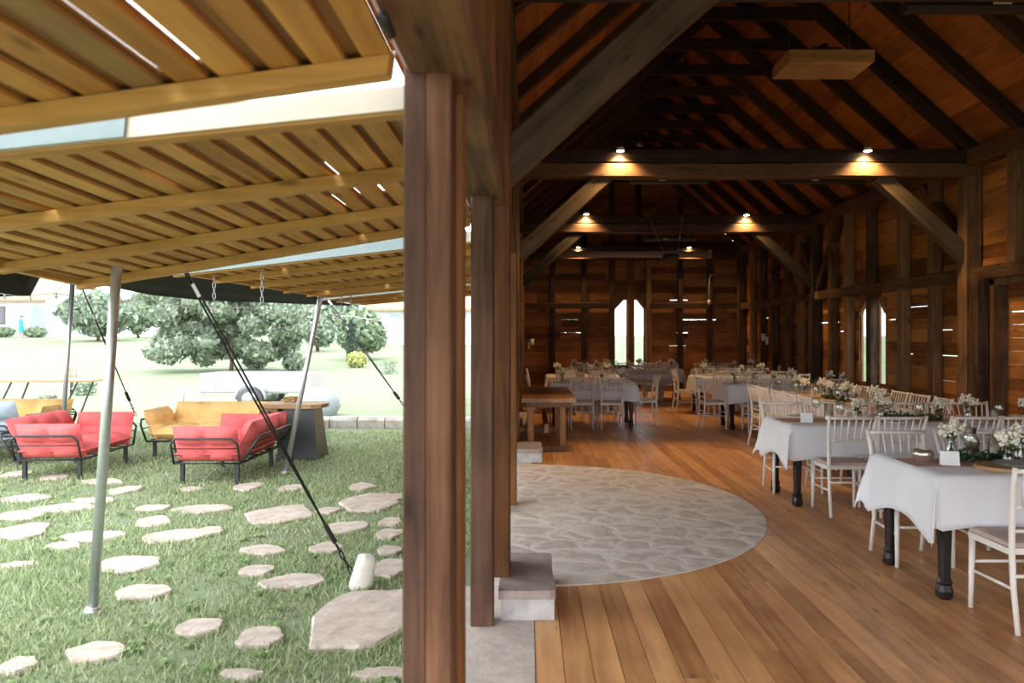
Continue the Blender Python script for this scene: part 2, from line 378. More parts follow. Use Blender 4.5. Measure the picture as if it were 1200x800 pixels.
# ------------------------------------------------------------------ the setting
XL, XR, YB, ZP = -.17, 6.0, 21.7, 4.0       # wall lines, far gable, plate height
RIDX, RIDZ = 2.92, 6.80
def gz(x, y):
    """lawn height: level by the barn, climbing slowly far off"""
    t = max(0.0, min(1.0, (math.hypot(max(0, -x-6)*.4, max(0, y))-26)/44.0)); return -.05+1.55*t*t*(3-2*t)
g = MB(); xs = [-140, -110, -90, -75, -62, -52, -44, -37, -31, -26, -22, -18, -15, -12, -10, -8, -6, -4.5, -3, -1.5, -.36, 3, 6.3, 10, 16, 26, 45, 80]
ys = [-30, -15, -8, -4, -1, 1, 3, 5, 7, 9, 11, 13, 15, 18, 21.9, 25, 30, 35, 40, 46, 52, 58, 64, 72, 85, 110, 160]
g.add([(x, y, gz(x, y)-(.10 if -.3 < x < 6.2 and -3 < y < 21.8 else 0)) for y in ys for x in xs],
      [(j*len(xs)+i, j*len(xs)+i+1, (j+1)*len(xs)+i+1, (j+1)*len(xs)+i) for j in range(len(ys)-1) for i in range(len(xs)-1)], True)
struct(g.build('ground', M['lawn']))

# floor boards along the barn
b = MB(); x = .03; w = .137
while x < XR+.1:
    y = -2.5-random.uniform(0, 2.5)
    while y < YB+.1:
        L = random.choice((2.4, 3.0, 3.6, 4.2)); z = random.uniform(-.0012, .0012)
        b.box(x+.0018, x+w-.0018, max(y, -2.5)+.001, min(y+L, YB+.1)-.001, -.03, z); y += L
    x += w
struct(b.build('floor', M['floor']))
b = MB(); b.box(-.35, XR+.2, -2.5, YB+.2, -.09, -.032); struct(b.build('trim_1', M['soil']))
# half round of cobbles at the big side opening
b = MB(); poly = [(-.36, 4.84)]+[(-.12+2.2*math.sin(a)**.9 if math.sin(a) > 0 else -.12, 7.1-2.27*math.cos(a)) for a in [PI*k/40 for k in range(41)]]+[(-.36, 9.4)]
b.prism(poly, -.03, .006); struct(b.build('floor_cobbles', M['cobble']))
b = MB(); b.box(-.42, .028, -2.0, 4.83, -.12, .004); struct(b.build('trim_2', M['concrete']))
b = MB(); b.box(-.42, .028, 9.41, YB, -.12, .004); struct(b.build('trim_3', M['concrete']))

def plank_row(b, axis, c, a0, a1, z0, z1, t=.024):
    off = random.uniform(-.006, .006)
    if axis == 'y': b.box(c+off-t/2, c+off+t/2, a0, a1, z0, z1)
    else: b.box(a0, a1, c+off-t/2, c+off+t/2, z0, z1)
def plank_wall(name, axis, c, a0, a1, z0, z1, mat, holes=(), clip=None, slits=(), ph=.185):
    """horizontal boards, lapped a little; holes are (a0, a1, z0, z1); slits (row, a0, a1, gap) are shrunken joints that let light in"""
    b = MB(); z = z0; row = 0
    while z < z1-.01:
        top = min(z+ph, z1); lo, hi = (a0, a1) if clip is None else clip(z)
        segs = [(lo, hi)] if hi > lo else []
        for h in holes:
            if h[2] < top-.01 and h[3] > z+.01:
                segs = [q for s in segs for q in ((s[0], min(s[1], h[0])), (max(s[0], h[1]), s[1])) if q[1]-q[0] > .01]
        for s0, s1 in segs:
            q = s0
            while q < s1-.01:
                e = min(q+random.uniform(2.0, 3.6), s1)
                if s1-e < .5: e = s1
                cuts = sorted([(max(q, u0), min(e, u1), gp) for r, u0, u1, gp in slits if r == row and u1 > q and u0 < e])
                k = q
                for u0, u1, gp in cuts:
                    if u0 > k: plank_row(b, axis, c, k, u0, z, top+.008)
                    plank_row(b, axis, c, u0, u1, z, top-gp); k = u1
                if e > k: plank_row(b, axis, c, k, e, z, top+.008)
                q = e
        z = top; row += 1
    return struct(b.build(name, mat))
sl = []
for _ in range(16):
    a = random.uniform(10.6, 21); sl.append((random.randrange(3, 13), a, a+random.uniform(.15, .7), random.choice((.004, .006, .009))))
sl += [(6, 11.35, 12.3, .016), (6, 10.4, 11.35, .014), (9, 15.1, 16.0, .014), (10, 11.5, 12.2, .012), (18, 13.4, 13.6, .02)]
RWIN = [(13.10, 13.40, .745, 2.215), (13.72, 14.12, .745, 2.215)]
plank_wall('wall_right', 'y', XR+.1, -2.5, YB+.1, 0, ZP+.1, M['plank_y'], holes=RWIN+[(7.9, 9.95, -.1, 2.28)], slits=sl)
BWIN = [(2.44, 2.76, .745, 2.585), (2.99, 3.25, .745, 2.585)]
sl = []
for _ in range(7):
    a = random.uniform(0, 5.5); sl.append((random.randrange(3, 13), a, a+random.uniform(.15, .6), random.choice((.005, .008))))
sl += [(10, 4.3, 4.8, .016), (10, 4.95, 5.3, .016), (13, 4.0, 4.5, .014), (8, 4.2, 4.5, .016)]
def gable(z):
    if z <= ZP: return (XL-.15, XR+.12)
    k = (z-ZP)/.909; return (XL-.1+k, XR+.05-k)
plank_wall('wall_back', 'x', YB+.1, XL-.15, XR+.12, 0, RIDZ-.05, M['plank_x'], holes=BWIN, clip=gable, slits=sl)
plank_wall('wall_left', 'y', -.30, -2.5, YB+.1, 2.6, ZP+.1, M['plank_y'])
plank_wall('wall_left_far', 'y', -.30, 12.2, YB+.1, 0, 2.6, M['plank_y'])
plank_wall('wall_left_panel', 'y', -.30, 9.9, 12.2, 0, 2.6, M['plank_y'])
plank_wall('wall_front_added', 'x', -2.45, XL-.15, XR+.12, 0, RIDZ-.05, M['plank_x'], holes=[(.5, 5.3, -.1, 3.3)], clip=gable)  # unseen gable added behind the camera to hold back light from that end
# roof boards on both slopes
for nm, x0, x1 in (('ceiling_left', XL-.75, RIDX), ('ceiling_right', XR+.6, RIDX)):
    b = MB(); n = 19; dirx = 1 if x1 > x0 else -1
    slope = (RIDZ-ZP)/(RIDX-XL); 
    for k in range(n):
        u0 = abs(x1-x0)*k/n; u1 = abs(x1-x0)*(k+1)/n-.002; y = -2.5
        za = RIDZ+.16-slope*(abs(x1-x0)-u0); zb = RIDZ+.16-slope*(abs(x1-x0)-u1)
        while y < YB+.2:
            L = random.choice((3.0, 4.0, 5.0)); e = min(y+L, YB+.25); o = random.uniform(0, .006)
            v = [(x0+dirx*u, yy, z+o+dz) for dz in (0, .022) for yy in (y, e) for u, z in ((u0, za), (u1, zb))]
            b.add(v, [(0, 2, 3, 1), (4, 5, 7, 6), (0, 1, 5, 4), (2, 6, 7, 3), (0, 4, 6, 2), (1, 3, 7, 5)]); y = e
    struct(b.build(nm, M['deck']))
    b = MB(); L = abs(x1-x0); za = RIDZ+.20-slope*L; zb = RIDZ+.20
    b.add([(x0, -2.6, za), (x1, -2.6, zb), (x1, YB+.3, zb), (x0, YB+.3, za), (x0, -2.6, za+.05), (x1, -2.6, zb+.05), (x1, YB+.3, zb+.05), (x0, YB+.3, za+.05)],
          [(0, 3, 2, 1), (4, 5, 6, 7), (0, 1, 5, 4), (2, 3, 7, 6), (0, 4, 7, 3), (1, 2, 6, 5)])
    struct(b.build('roof_'+nm[8:], M['tile']))

# ------------------------------------------------------------------ timber frame
FR = [-.8, 4.8, 10.4, 16.0, 21.55]
rside = 'right long wall'
names_fr = ['', 'nearest', 'second', 'third', 'gable']
# wall plates and rails
timber('wall_plate', (XR-.02, -2.4, ZP-.04), (XR-.02, YB, ZP-.04), .24, .22, M['post'], 'long dark timber plate along the top of the right wall', 'beam')
timber('wall_plate', (XL-.06, -2.4, ZP-.04), (XL-.06, YB, ZP-.04), .24, .22, M['post'], 'long dark timber plate along the top of the open left wall', 'beam')
timber('wall_rail', (XR-.02, 9.98, 2.40), (XR-.02, YB, 2.40), .15, .17, M['stud'], 'horizontal mid height rail along the right plank wall', 'beam')
timber('door_lintel', (XR-.02, -2.4, 2.40), (XR-.02, 9.97, 2.40), .15, .18, M['stud'], 'horizontal timber lintel over the plank door in the right wall', 'beam')
timber('gable_rail', (XL, YB-.03, 2.42), (2.30, YB-.03, 2.42), .10, .16, M['rafter'], 'dark horizontal rail of the far gable wall left of the window', 'beam')
timber('gable_rail', (3.42, YB-.03, 2.42), (XR-.1, YB-.03, 2.42), .10, .16, M['rafter'], 'dark horizontal rail of the far gable wall right of the window', 'beam')
timber('opening_header', (-.25, -2.4, 2.46), (-.25, 9.7, 2.46), .22, .25, M['stud'], 'long brown header beam above the open left side', 'beam')
# main frames
for k, y in enumerate(FR):
    if k == 0: continue
    n = names_fr[k]
    for z, zz, nm, mt in ((3.99, .19, 'upper', M['rafter']), (3.80, .19, 'lower', M['post'])):
        timber('tie_beam', (XL-.1, y, z), (XR-.05, y, z), .24, zz-.008, mt, f'{nm} half of the {n} pair of tie beams spanning the barn', 'beam', 'tie beams across the barn')
    if k > 1 or True:
        timber('wall_post', (XR-.04, y, 0), (XR-.04, y, ZP-.14), .22, .22, M['post'] if k != 2 else M['stud'], f'thick timber post on the right wall under the {n} tie beam', 'post', 'main posts of the right wall')
    if k >= 2:
        timber('wall_post', (XL-.05, y, .18 if k == 2 else 0), (XL-.05, y, ZP-.14), .18, .2, M['stud'], f'timber post on the left wall under the {n} tie beam', 'post', 'main posts of the left wall')
    zb = 2.66
    if k < 4:
        timber('knee_brace', (XR-.1, y, zb), (XR-1.28, y, 3.74), .17, .21, M['brace'], f'diagonal brace from right wall post up to the {n} tie beam', 'brace', 'knee braces on the right')
    if k in (2, 3):
        timber('knee_brace', (XL+.02, y, zb), (XL+1.22, y, 3.74), .17, .21, M['brace'], f'diagonal brace from left wall post up to the {n} tie beam', 'brace', 'knee braces on the left')
    if k == 1:
        timber('knee_brace', (XL-.03, y, 2.60), (XL+1.42, y, 3.90), .17, .235, M['brace'], 'big weathered grey brace slanting over the cobbled entrance', 'brace', 'knee braces on the left')
# braces within the right wall plane
for i, (y0, z0, y1, z1, l) in enumerate(((10.5, 2.7, 11.75, 3.9, 'dark slanting brace in the right wall just beyond the post by the plank door'),
      (16.1, 2.75, 17.2, 3.9, 'slanting wall brace on the far side of the second right wall post'),
      (15.9, 2.55, 14.75, 3.9, 'slanting wall brace on the near side of the second right wall post'))):
    timber('wall_brace', (XR-.0, y0, z0), (XR-.0, y1, z1), .14, .16, M['post'], l, 'brace')
# studs: right wall (parts of the wall frame, each a thing)
for i, y in enumerate((11.35, 12.3, 13.47, 14.40, 15.15, 16.9, 17.8, 18.75, 19.7, 20.6)):
    timber('wall_stud', (XR-.0, y, 0), (XR-.0, y, ZP-.14), .12 if i == 2 else .15, .17, M['stud'], f'upright stud on the right wall, {ORD[i]} beyond the plank door', 'stud', 'studs of the right wall')
for i, y in enumerate((9.45, 8.3, 7.2, 6.0)):
    timber('wall_stud', (XR-.0, y, 2.48), (XR-.0, y, ZP-.14), .15, .17, M['stud'], f'short stud above the plank door, {ORD[i]} from the near wall post', 'stud', 'studs above the plank door')
for i, (xx, z1, mt) in enumerate(((.66, 3.7, 'rafter'), (1.55, 3.7, 'rafter'), (2.34, 3.7, 'rafter'), (2.87, 3.7, 'orange'), (3.37, 3.7, 'stud'), (4.27, 3.7, 'rafter'), (5.1, 3.7, 'rafter'))):
    timber('gable_stud', (xx, YB-.0, 0), (xx, YB-.0, z1), .15, .13, M[mt], f'upright stud of the far gable wall, {ORD[i]} from its left end', 'stud', 'studs of the far gable')
for i, xx in enumerate((1.55, 2.34, 3.1, 4.27)):
    zt = ZP+(min(xx-XL, XR-xx))*.9-.1
    timber('gable_stud', (xx, YB-.0, 4.1), (xx, YB-.0, zt), .15, .13, M['rafter'], f'stud in the gable triangle, {ORD[i]} from the left', 'stud', 'studs of the gable triangle')
for i, y in enumerate((5.6, 6.4, 7.2, 8.0, 8.8, 9.6, 3.0, 3.8)):
    timber('wall_stud', (-.22, y, 2.59), (-.22, y, ZP-.14), .11, .12, M['orange'], f'short upright stud over the open left side {("past" if y > 4.8 else "before")} the cobbles, {ORD[i]}', 'stud', 'studs above the left opening')
# rafters and collars
k = 0; y = 3.75
rl = M['rafter']
while y < YB-.2:
    o = ORD[k]
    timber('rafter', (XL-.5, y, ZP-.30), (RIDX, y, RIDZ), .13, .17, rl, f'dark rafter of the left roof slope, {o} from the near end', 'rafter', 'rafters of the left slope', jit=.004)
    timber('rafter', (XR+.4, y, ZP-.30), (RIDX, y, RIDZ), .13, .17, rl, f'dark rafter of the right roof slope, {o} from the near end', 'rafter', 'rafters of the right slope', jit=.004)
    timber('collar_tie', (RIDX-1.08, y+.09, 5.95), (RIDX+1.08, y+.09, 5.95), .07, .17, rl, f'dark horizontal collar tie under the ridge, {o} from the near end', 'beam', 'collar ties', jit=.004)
    y += 1.1; k += 1

# posts of the open side
def jamb(x0, x1, y0, y1, z0, z1, mat, label, name='door_jamb'):
    return timber(name, ((x0+x1)/2, (y0+y1)/2, z0), ((x0+x1)/2, (y0+y1)/2, z1), x1-x0, y1-y0, mat, label, 'post', jit=.002)
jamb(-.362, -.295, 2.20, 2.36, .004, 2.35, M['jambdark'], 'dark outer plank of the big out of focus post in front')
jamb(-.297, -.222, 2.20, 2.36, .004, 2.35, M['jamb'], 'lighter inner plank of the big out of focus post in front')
jamb(-.300, -.208, 2.40, 2.54, .004, 2.35, M['orange'], 'reddish brown post standing close behind the out of focus front post', 'timber_post')
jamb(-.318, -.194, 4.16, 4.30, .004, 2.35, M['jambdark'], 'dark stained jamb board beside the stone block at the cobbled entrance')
jamb(-.215, -.113, 4.47, 4.80, .172, ZP-.14, M['orange'], 'orange brown timber post standing on the near stone block', 'timber_post')
jamb(-.31, -.20, 6.78, 6.92, .006, 2.35, M['jamb'], 'greyish jamb board at the middle of the cobbled entrance')
jamb(-.205, -.115, 7.12, 7.26, .006, 2.35, M['orange'], 'slim timber post standing on the cobbles in the entrance', 'timber_post')
jamb(-.33, -.2, 9.62, 9.76, .004, 2.35, M['jamb'], 'dark jamb board at the far side of the cobbled entrance')
def footing(x0, x1, y0, y1, label):
    e = empty('stone_block', (x0, y0, .004), label, 'stone block', 'footing blocks of the entrance')
    b = MB(); b.bar((.16, .02, 0), (.16, y1-y0, 0), .31, .2, ch=.05, seg=4, jit=.003); 
    b2 = MB(); b2.box(.015, x1-x0-.01, .015, y1-y0-.01, 0, .118); b2.build('block', M['block'], e)
    b3 = MB(); w_, d_ = x1-x0, y1-y0; r = .03
    b3.prism([(0, 0), (w_-r, 0), (w_-.006, .012), (w_, r), (w_-.012, d_*.5), (w_-.004, d_-r), (w_-r, d_), (0, d_)], .118, .168); b3.build('cap_slab', M['blocktop'], e)
footing(-.17, .15, 4.24, 4.98, 'low stone block with mauve cap slab under the near entrance post')
footing(-.17, .17, 9.50, 10.2, 'low stone block with cap slab at the far end of the cobbles')

# windows of the gable and the right wall: two narrow lights under slanted heads
def window(nm, axis, c, lights):
    root = bpy.data.objects.new(nm, None); COL.objects.link(root); root['kind'] = 'structure'
    def bx(b, a0, a1, z0, z1, t0=-.02, t1=.05):
        if axis == 'x': b.box(a0, a1, c+t0, c+t1, z0, z1)
        else: b.box(c+t0, c+t1, a0, a1, z0, z1)
    b = MB()
    for i, (a0, a1, z0, z1) in enumerate(lights):
        t = .035
        bx(b, a0-t, a0, z0-t, z1+t); bx(b, a1, a1+t, z0-t, z1+t); bx(b, a0, a1, z1, z1+t); bx(b, a0-t, a1+t, z0-t-.02, z0)
        s0, s1 = (a0, a1) if i == 0 else (a1, a0)   # slanted head rising to the middle
        sp = [(s0, z1-.26), (s0, z1), (s1-(s1-s0)*.22, z1)]
        v = []
        for tt in (-.04, .03):
            for a, z in sp: v.append((a, c+tt, z) if axis == 'x' else (c+tt, a, z))
        b.add(v, [(0, 1, 2), (5, 4, 3), (0, 3, 4, 1), (1, 4, 5, 2), (2, 5, 3, 0)])
    b.build('window_frame', M['winframe'], root)
    for a0, a1, z0, z1 in lights:
        p = MB(); bx(p, a0, a1, z0, z1, .0, .004); p.build('window_pane', M['glass'], root)
    return root
window('window_1', 'x', YB+.1, BWIN); window('window_2', 'y', XR+.1, RWIN)
# plank door at the right edge
dr = bpy.data.objects.new('door_1', None); COL.objects.link(dr); dr['kind'] = 'structure'
b = MB(); z = 0.02
while z < 2.2:
    b.box(XR+.16+random.uniform(0, .006), XR+.19, 7.95, 9.9, z, z+.168 if abs(z-1.72) > .05 else z+.158); z += .17
b.build('door_leaf', M['plank_y'], dr)
b = MB(); b.box(XR-.02, XR+.22, 9.88, 9.97, 0, 2.3); b.box(XR-.02, XR+.22, 7.86, 7.95, 0, 2.3); b.box(XR-.02, XR+.22, 7.86, 9.97, 2.23, 2.31); b.build('door_frame', M['stud'], dr)
timber('door_post', (XR-.06, 10.12, 0), (XR-.06, 10.12, 2.32), .2, .2, M['stud'], 'pale brown door post beside the plank door at the right', 'post')

# ------------------------------------------------------------------ hinged wall panels folded out over the terrace
def panel(y0, y1, L, s0, s1, rails, label, seed, flash=None, x0=-.36, z0=2.27, sag=0.0):
    rnd = random.Random(seed); e = empty('hinged_wall_panel', (x0, y0, z0), label, 'panel', 'hinged wall panels folded out')
    D = y1-y0
    def P(u, v, w):   # u outward 0..L, v along 0..D, w above
        s = s0+(s1-s0)*v/D; c = 1/math.sqrt(1+s*s); return (-u*c+w*s*c, v, -u*s*c+w*c)
    def pb(b, u0, u1, v0, v1, w0, w1, nv=3):
        vs = []; 
        for k in range(nv+1):
            v = v0+(v1-v0)*k/nv
            vs += [P(u0, v, w0), P(u1, v, w0), P(u1, v, w1), P(u0, v, w1)]
        fs = [(3, 2, 1, 0), (nv*4, nv*4+1, nv*4+2, nv*4+3)]
        for k in range(nv):
            for i in range(4): fs.append((k*4+i, k*4+(i+1) % 4, (k+1)*4+(i+1) % 4, (k+1)*4+i))
        b.add(vs, fs)
    p = .118; n = int(L/p)
    b = MB(); up = MB(); old = MB()
    for k in range(n+1):
        u = k*p
        if u+.085 > L+.03: break
        wd = .078+rnd.uniform(-.012, .010)
        tgt = old if rnd.random() < .05 else b
        pb(tgt, u, u+wd, 0, D, .030+rnd.uniform(0, .003), .045)
        # the cover board above the joint, sometimes short so that a slit of sky shows
        a, c_ = u+wd-.012, u+p+.014
        if rnd.random() < .30 and k > 1:
            v = rnd.uniform(.1, .8)*D; l = rnd.uniform(.25, .7)
            pb(up, a, c_, 0, v, .047, .058); pb(up, a, c_, min(v+l, D-.01), D, .047, .058); pb(up, a+.046, c_, v, min(v+l, D-.01), .047, .058)
        else: pb(up, a, c_, 0, D, .047, .058)
    b.build('boards', M['flap'], e); up.build('cover_boards', M['flapshade'], e)
    if old.v: old.build('weathered_boards', M['oldboard'], e)
    for r in rails:
        v = r-y0; b = MB(); v0 = max(0, v-.03); pb(b, 0, L, v0, v0+.06, -.022, .029, 1); b.build('batten', M['flapbat'], e)
    b = MB(); pb(b, 0, L, -.014, 0, -.012, .060, 1); pb(b, 0, L, D, D+.014, -.012, .060, 1); b.build('end_strip', M['paletrim'], e)
    b = MB(); pb(b, L-.03, L+.0, 0, D, -.0, .030); b.build('edge_strip', M['flapbat'], e)
    if flash:
        b = MB(); pb(b, flash[0], flash[1], -.026, -.016, -.012, .075, 1); pb(b, flash[0], flash[1], -.026, .05, .070, .075, 1); b.build('zinc_flashing', M['flash'], e)
    for v in (.15*D, .85*D):
        b = MB(); b.tube([P(-.03, v-.05, .02), P(-.03, v+.05, .02)], .014, 8); b.build('hinge', M['black'], e)
    return P, e
PN = panel(.35, 2.02, 2.5, .12, .138, (.4, 1.2, 1.99), 'slatted wooden wall panel overhead, nearest of the folded out panels', 3)
P2 = panel(2.31, 4.72, 2.42, .103, .163, (2.34, 3.2, 4.0, 4.69), 'slatted wooden wall panel between the front post and the entrance jamb', 5, (.85, 2.42))
P3 = panel(5.5, 9.4, 2.2, .114, .10, (5.53, 6.25, 7.06, 8.0, 8.85, 9.37), 'slatted wooden wall panel folded out beside the cobbled entrance', 11, (0.1, 2.2))
P4 = panel(9.75, 12.1, 2.3, .10, .085, (9.78, 10.6, 11.4, 12.07), 'slatted wooden wall panel beyond the cobbled entrance, farthest of all', 13, (0.1, 2.3))

def chain(px, py0, py1, d, label):
    p0 = at(px, py0, d); p1 = at(px, py1, d); L = p0.z-p1.z; n = max(3, int(L/.036)); b = MB()
    for k in range(n):
        c = Vector((0, 0, -(k+.5)*L/n)); pts = []
        for j in range(10):
            a = 2*PI*j/10; r = .010*math.cos(a); zz = (L/n*.66)*math.sin(a)
            pts.append((r, 0, c.z+zz) if k % 2 == 0 else (0, r, c.z+zz))
        b.tube(pts, .0032, 5, closed=True)
    tag(b.build('hanging_chain', M['chainm'], loc=p0), label, 'chain', 'chains of the hinged panels')
chain(307, 309, 354, 5.62, 'steel chain hanging at the near edge of the panel by the entrance, longer of two')
chain(251, 318, 350, 5.62, 'shorter steel chain hanging near the outer corner of the entrance panel')
chain(400, 344, 366, 9.2, 'steel chain dangling under the far end of the entrance panel, outer one')
chain(411, 343, 364, 9.2, 'steel chain dangling under the far end of the entrance panel, inner one')

# ------------------------------------------------------------------ chairs
def make_chair(label):
    e = empty('banquet_chair', (0, 0, 0), label, 'chair'); w = M['white']   # faces +y, back at -y
    hw = .185
    for s in (-1, 1):
        b = MB(); b.tube([(s*(hw+.0), -.235, 0), (s*(hw-.004), -.19, .24), (s*(hw-.005), -.175, .44), (s*(hw), -.185, .62), (s*(hw+.012), -.215, .78), (s*(hw+.022), -.245, .885)], [.014, .016, .018, .017, .016, .014], 8); b.build('rear_leg', w, e)
        b = MB(); b.tube([(s*(hw+.005), .19, 0), (s*(hw+.003), .185, .2), (s*hw, .18, .43)], [.013, .016, .019], 8); b.build('front_leg', w, e)
        b = MB(); b.tube([(s*hw, -.2, .23), (s*hw, .185, .22)], .0095, 6); b.build('side_stretcher', w, e)
    for y, z in ((-.2, .30), (.183, .27)):
        b = MB(); b.tube([(-hw, y, z), (hw, y, z)], .0095, 6); b.build('cross_stretcher', w, e)
    b = MB(); b.prism([(-.205, -.19), (.205, -.19), (.215, .17), (.19, .205), (-.19, .205), (-.215, .17)], .412, .445); b.build('seat', w, e)
    b = MB(); 
    for k, (o, z) in enumerate(((0, .446), (-.006, .46), (-.022, .468))): pass
    vs = []; pl = [(-.185, -.165), (.185, -.165), (.195, .16), (.17, .19), (-.17, .19), (-.195, .16)]
    for sc, z in ((1, .446), (1.02, .456), (.97, .466), (.8, .470)): vs += [(x*sc, y*sc, z) for x, y in pl]
    fs = [(k*6+i, k*6+(i+1) % 6, (k+1)*6+(i+1) % 6, (k+1)*6+i) for k in range(3) for i in range(6)]+[tuple(18+i for i in range(6))]
    b.add(vs, fs, False); b.build('seat_pad', M['pad'], e)
    def rail(z, y, hw_, r, nm, bow=.012):
        b = MB(); b.tube([(-hw_, y, z), (-hw_*.5, y-bow*.7, z), (0, y-bow, z), (hw_*.5, y-bow*.7, z), (hw_, y, z)], r, 8); b.build(nm, w, e)
    rail(.865, -.238, hw+.018, .0135, 'top_rail'); rail(.665, -.193, hw+.004, .0105, 'middle_rail'); rail(.535, -.179, hw, .0095, 'lower_rail')
    for k in range(6):
        t = (k-2.5)/2.5; b = MB()
        b.tube([(t*.138, -.203, .665), (t*.147, -.222, .765), (t*.158, -.248, .863)], [.0075, .0085, .0075], 6); b.build('spindle', w, e)
    learn(e); return e
chair0 = make_chair('x'); used = [False]
CH_SIDE = 'banquet chairs around the cloth covered tables'
def chair(x, y, rz, label):
    rz += random.uniform(-.05, .05)
    if not used[0]:
        used[0] = True; chair0.location = (x, y, .001); chair0.rotation_euler = (0, 0, rz); chair0['label'] = label; chair0['group'] = CH_SIDE; return chair0
    return dup(chair0, (x, y, .001), rz, label, CH_SIDE)

# ------------------------------------------------------------------ banquet tables with cloths
def cloth_mesh(w, d, o=.31, seed=0):
    rnd = random.Random(seed); nx, ny = int((w+2*o)/.04), int((d+2*o)/.04); vs = []; ph = rnd.uniform(0, 6)
    for j in range(ny+1):
        for i in range(nx+1):
            x = -(w/2+o)+(w+2*o)*i/nx; y = -(d/2+o)+(d+2*o)*j/ny
            ex = max(0, abs(x)-w/2); ey = max(0, abs(y)-d/2); sx_ = 1 if x > 0 else -1; sy_ = 1 if y > 0 else -1
            m_, M_ = min(ex, ey), max(ex, ey); drop = (ex*ex*(1+.36*max(0, 1-(d/2-min(abs(y), d/2))/.42)**1.5)+ey*ey*(1+.08*max(0, 1-(w/2-min(abs(x), w/2))/.3)**2))/max(1e-6, ex+ey)+.12*m_
            px = max(-w/2, min(w/2, x)); py = max(-d/2, min(d/2, y))
            if drop > 0:
                f = drop/o; fold = (math.sin(x*11+ph)*.5+math.sin(x*23+ph*2)*.3 if ey > ex else math.sin(y*12+ph)*.5+math.sin(y*21+ph)*.3)
                out = .012+.022*f+.012*f*fold
                if ex > 0 and ey > 0:
                    k = m_/M_; px += sx_*(out+m_*.16*(1 if ex >= ey else k)); py += sy_*(out+m_*.16*(1 if ey >= ex else k)); 
                elif ex > 0: px += sx_*out
                else: py += sy_*out
                z = .757-max(0, drop-.008)
            else: z = .757+.0015*math.sin(x*5+ph)*math.sin(y*6)
            vs.append((px, py, z))
    b = MB(); b.add(vs, [(j*(nx+1)+i, j*(nx+1)+i+1, (j+1)*(nx+1)+i+1, (j+1)*(nx+1)+i) for j in range(ny) for i in range(nx)], True); return b
GT = 'banquet tables under white cloths'
TD = {'nearest table': 'nearest white covered table, with the mercury glass bowl at its left end', 'second nearest table': 'second white covered table from the viewer, with a tent card at its corner',
 'lengthwise table': 'long white covered table running lengthwise behind the second nearest one', 'window side table': 'white covered table reaching under the window of the right wall',
 'rear right table': 'white covered table below the middle tie beam on the right', 'near left table': 'white covered table just beyond the wooden trestle table', 'rear left table': 'white covered table behind the near left one',
 'gable head table': 'long white covered head table under the gable window', 'far corner table': 'white covered table in the far right corner of the barn'}
def table(x0, x1, y0, y1, phrase, seed, runner=True):
    w, d = x1-x0, y1-y0; cx, cy = (x0+x1)/2, (y0+y1)/2
    e = empty('banquet_table', (cx, cy, .001), TD[phrase], 'table', GT)
    b = MB(); b.box(-w/2+.012, w/2-.012, -d/2+.012, d/2-.012, .715, .75); b.build('table_top', M['tabletop'], e)
    b = MB()
    for sy_ in (-1, 1): b.box(-w/2+.08, w/2-.08, sy_*(d/2-.075)-.012, sy_*(d/2-.075)+.012, .62, .715)
    for sx_ in (-1, 1): b.box(sx_*(w/2-.085)-.012, sx_*(w/2-.085)+.012, -d/2+.08, d/2-.08, .62, .715)
    b.build('apron', M['tleg'], e)
    for sx_ in (-1, 1):
        for sy_ in (-1, 1):
            px, py = sx_*(w/2-.085), sy_*(d/2-.085); b = MB()
            prof = [(.026, 0), (.036, .012), (.038, .05), (.030, .085), (.036, .10), (.026, .125), (.028, .25), (.034, .45), (.040, .60), (.042, .715)]
            vs = []; fs = []; 
            for r, z in prof: vs += [(px+a*r*1.12, py+c*r*1.12, z) for a, c in ((-1, -.6), (-.6, -1), (.6, -1), (1, -.6), (1, .6), (.6, 1), (-.6, 1), (-1, .6))]
            for q in range(len(prof)-1): fs += [(q*8+i, q*8+(i+1) % 8, (q+1)*8+(i+1) % 8, (q+1)*8+i) for i in range(8)]
            fs += [tuple(range(7, -1, -1)), tuple((len(prof)-1)*8+i for i in range(8))]
            b.add(vs, fs); b.build('leg', M['tleg'], e)
    c = cloth_mesh(w, d, .31, seed).build('tablecloth', M['cloth'], loc=(cx, cy, .001))
    tag(c, f'white tablecloth draped over the {phrase}', 'tablecloth', 'white tablecloths')
    md = c.modifiers.new('thickness', 'SOLIDIFY'); md.thickness = .0025; md.offset = -1
    return .7595

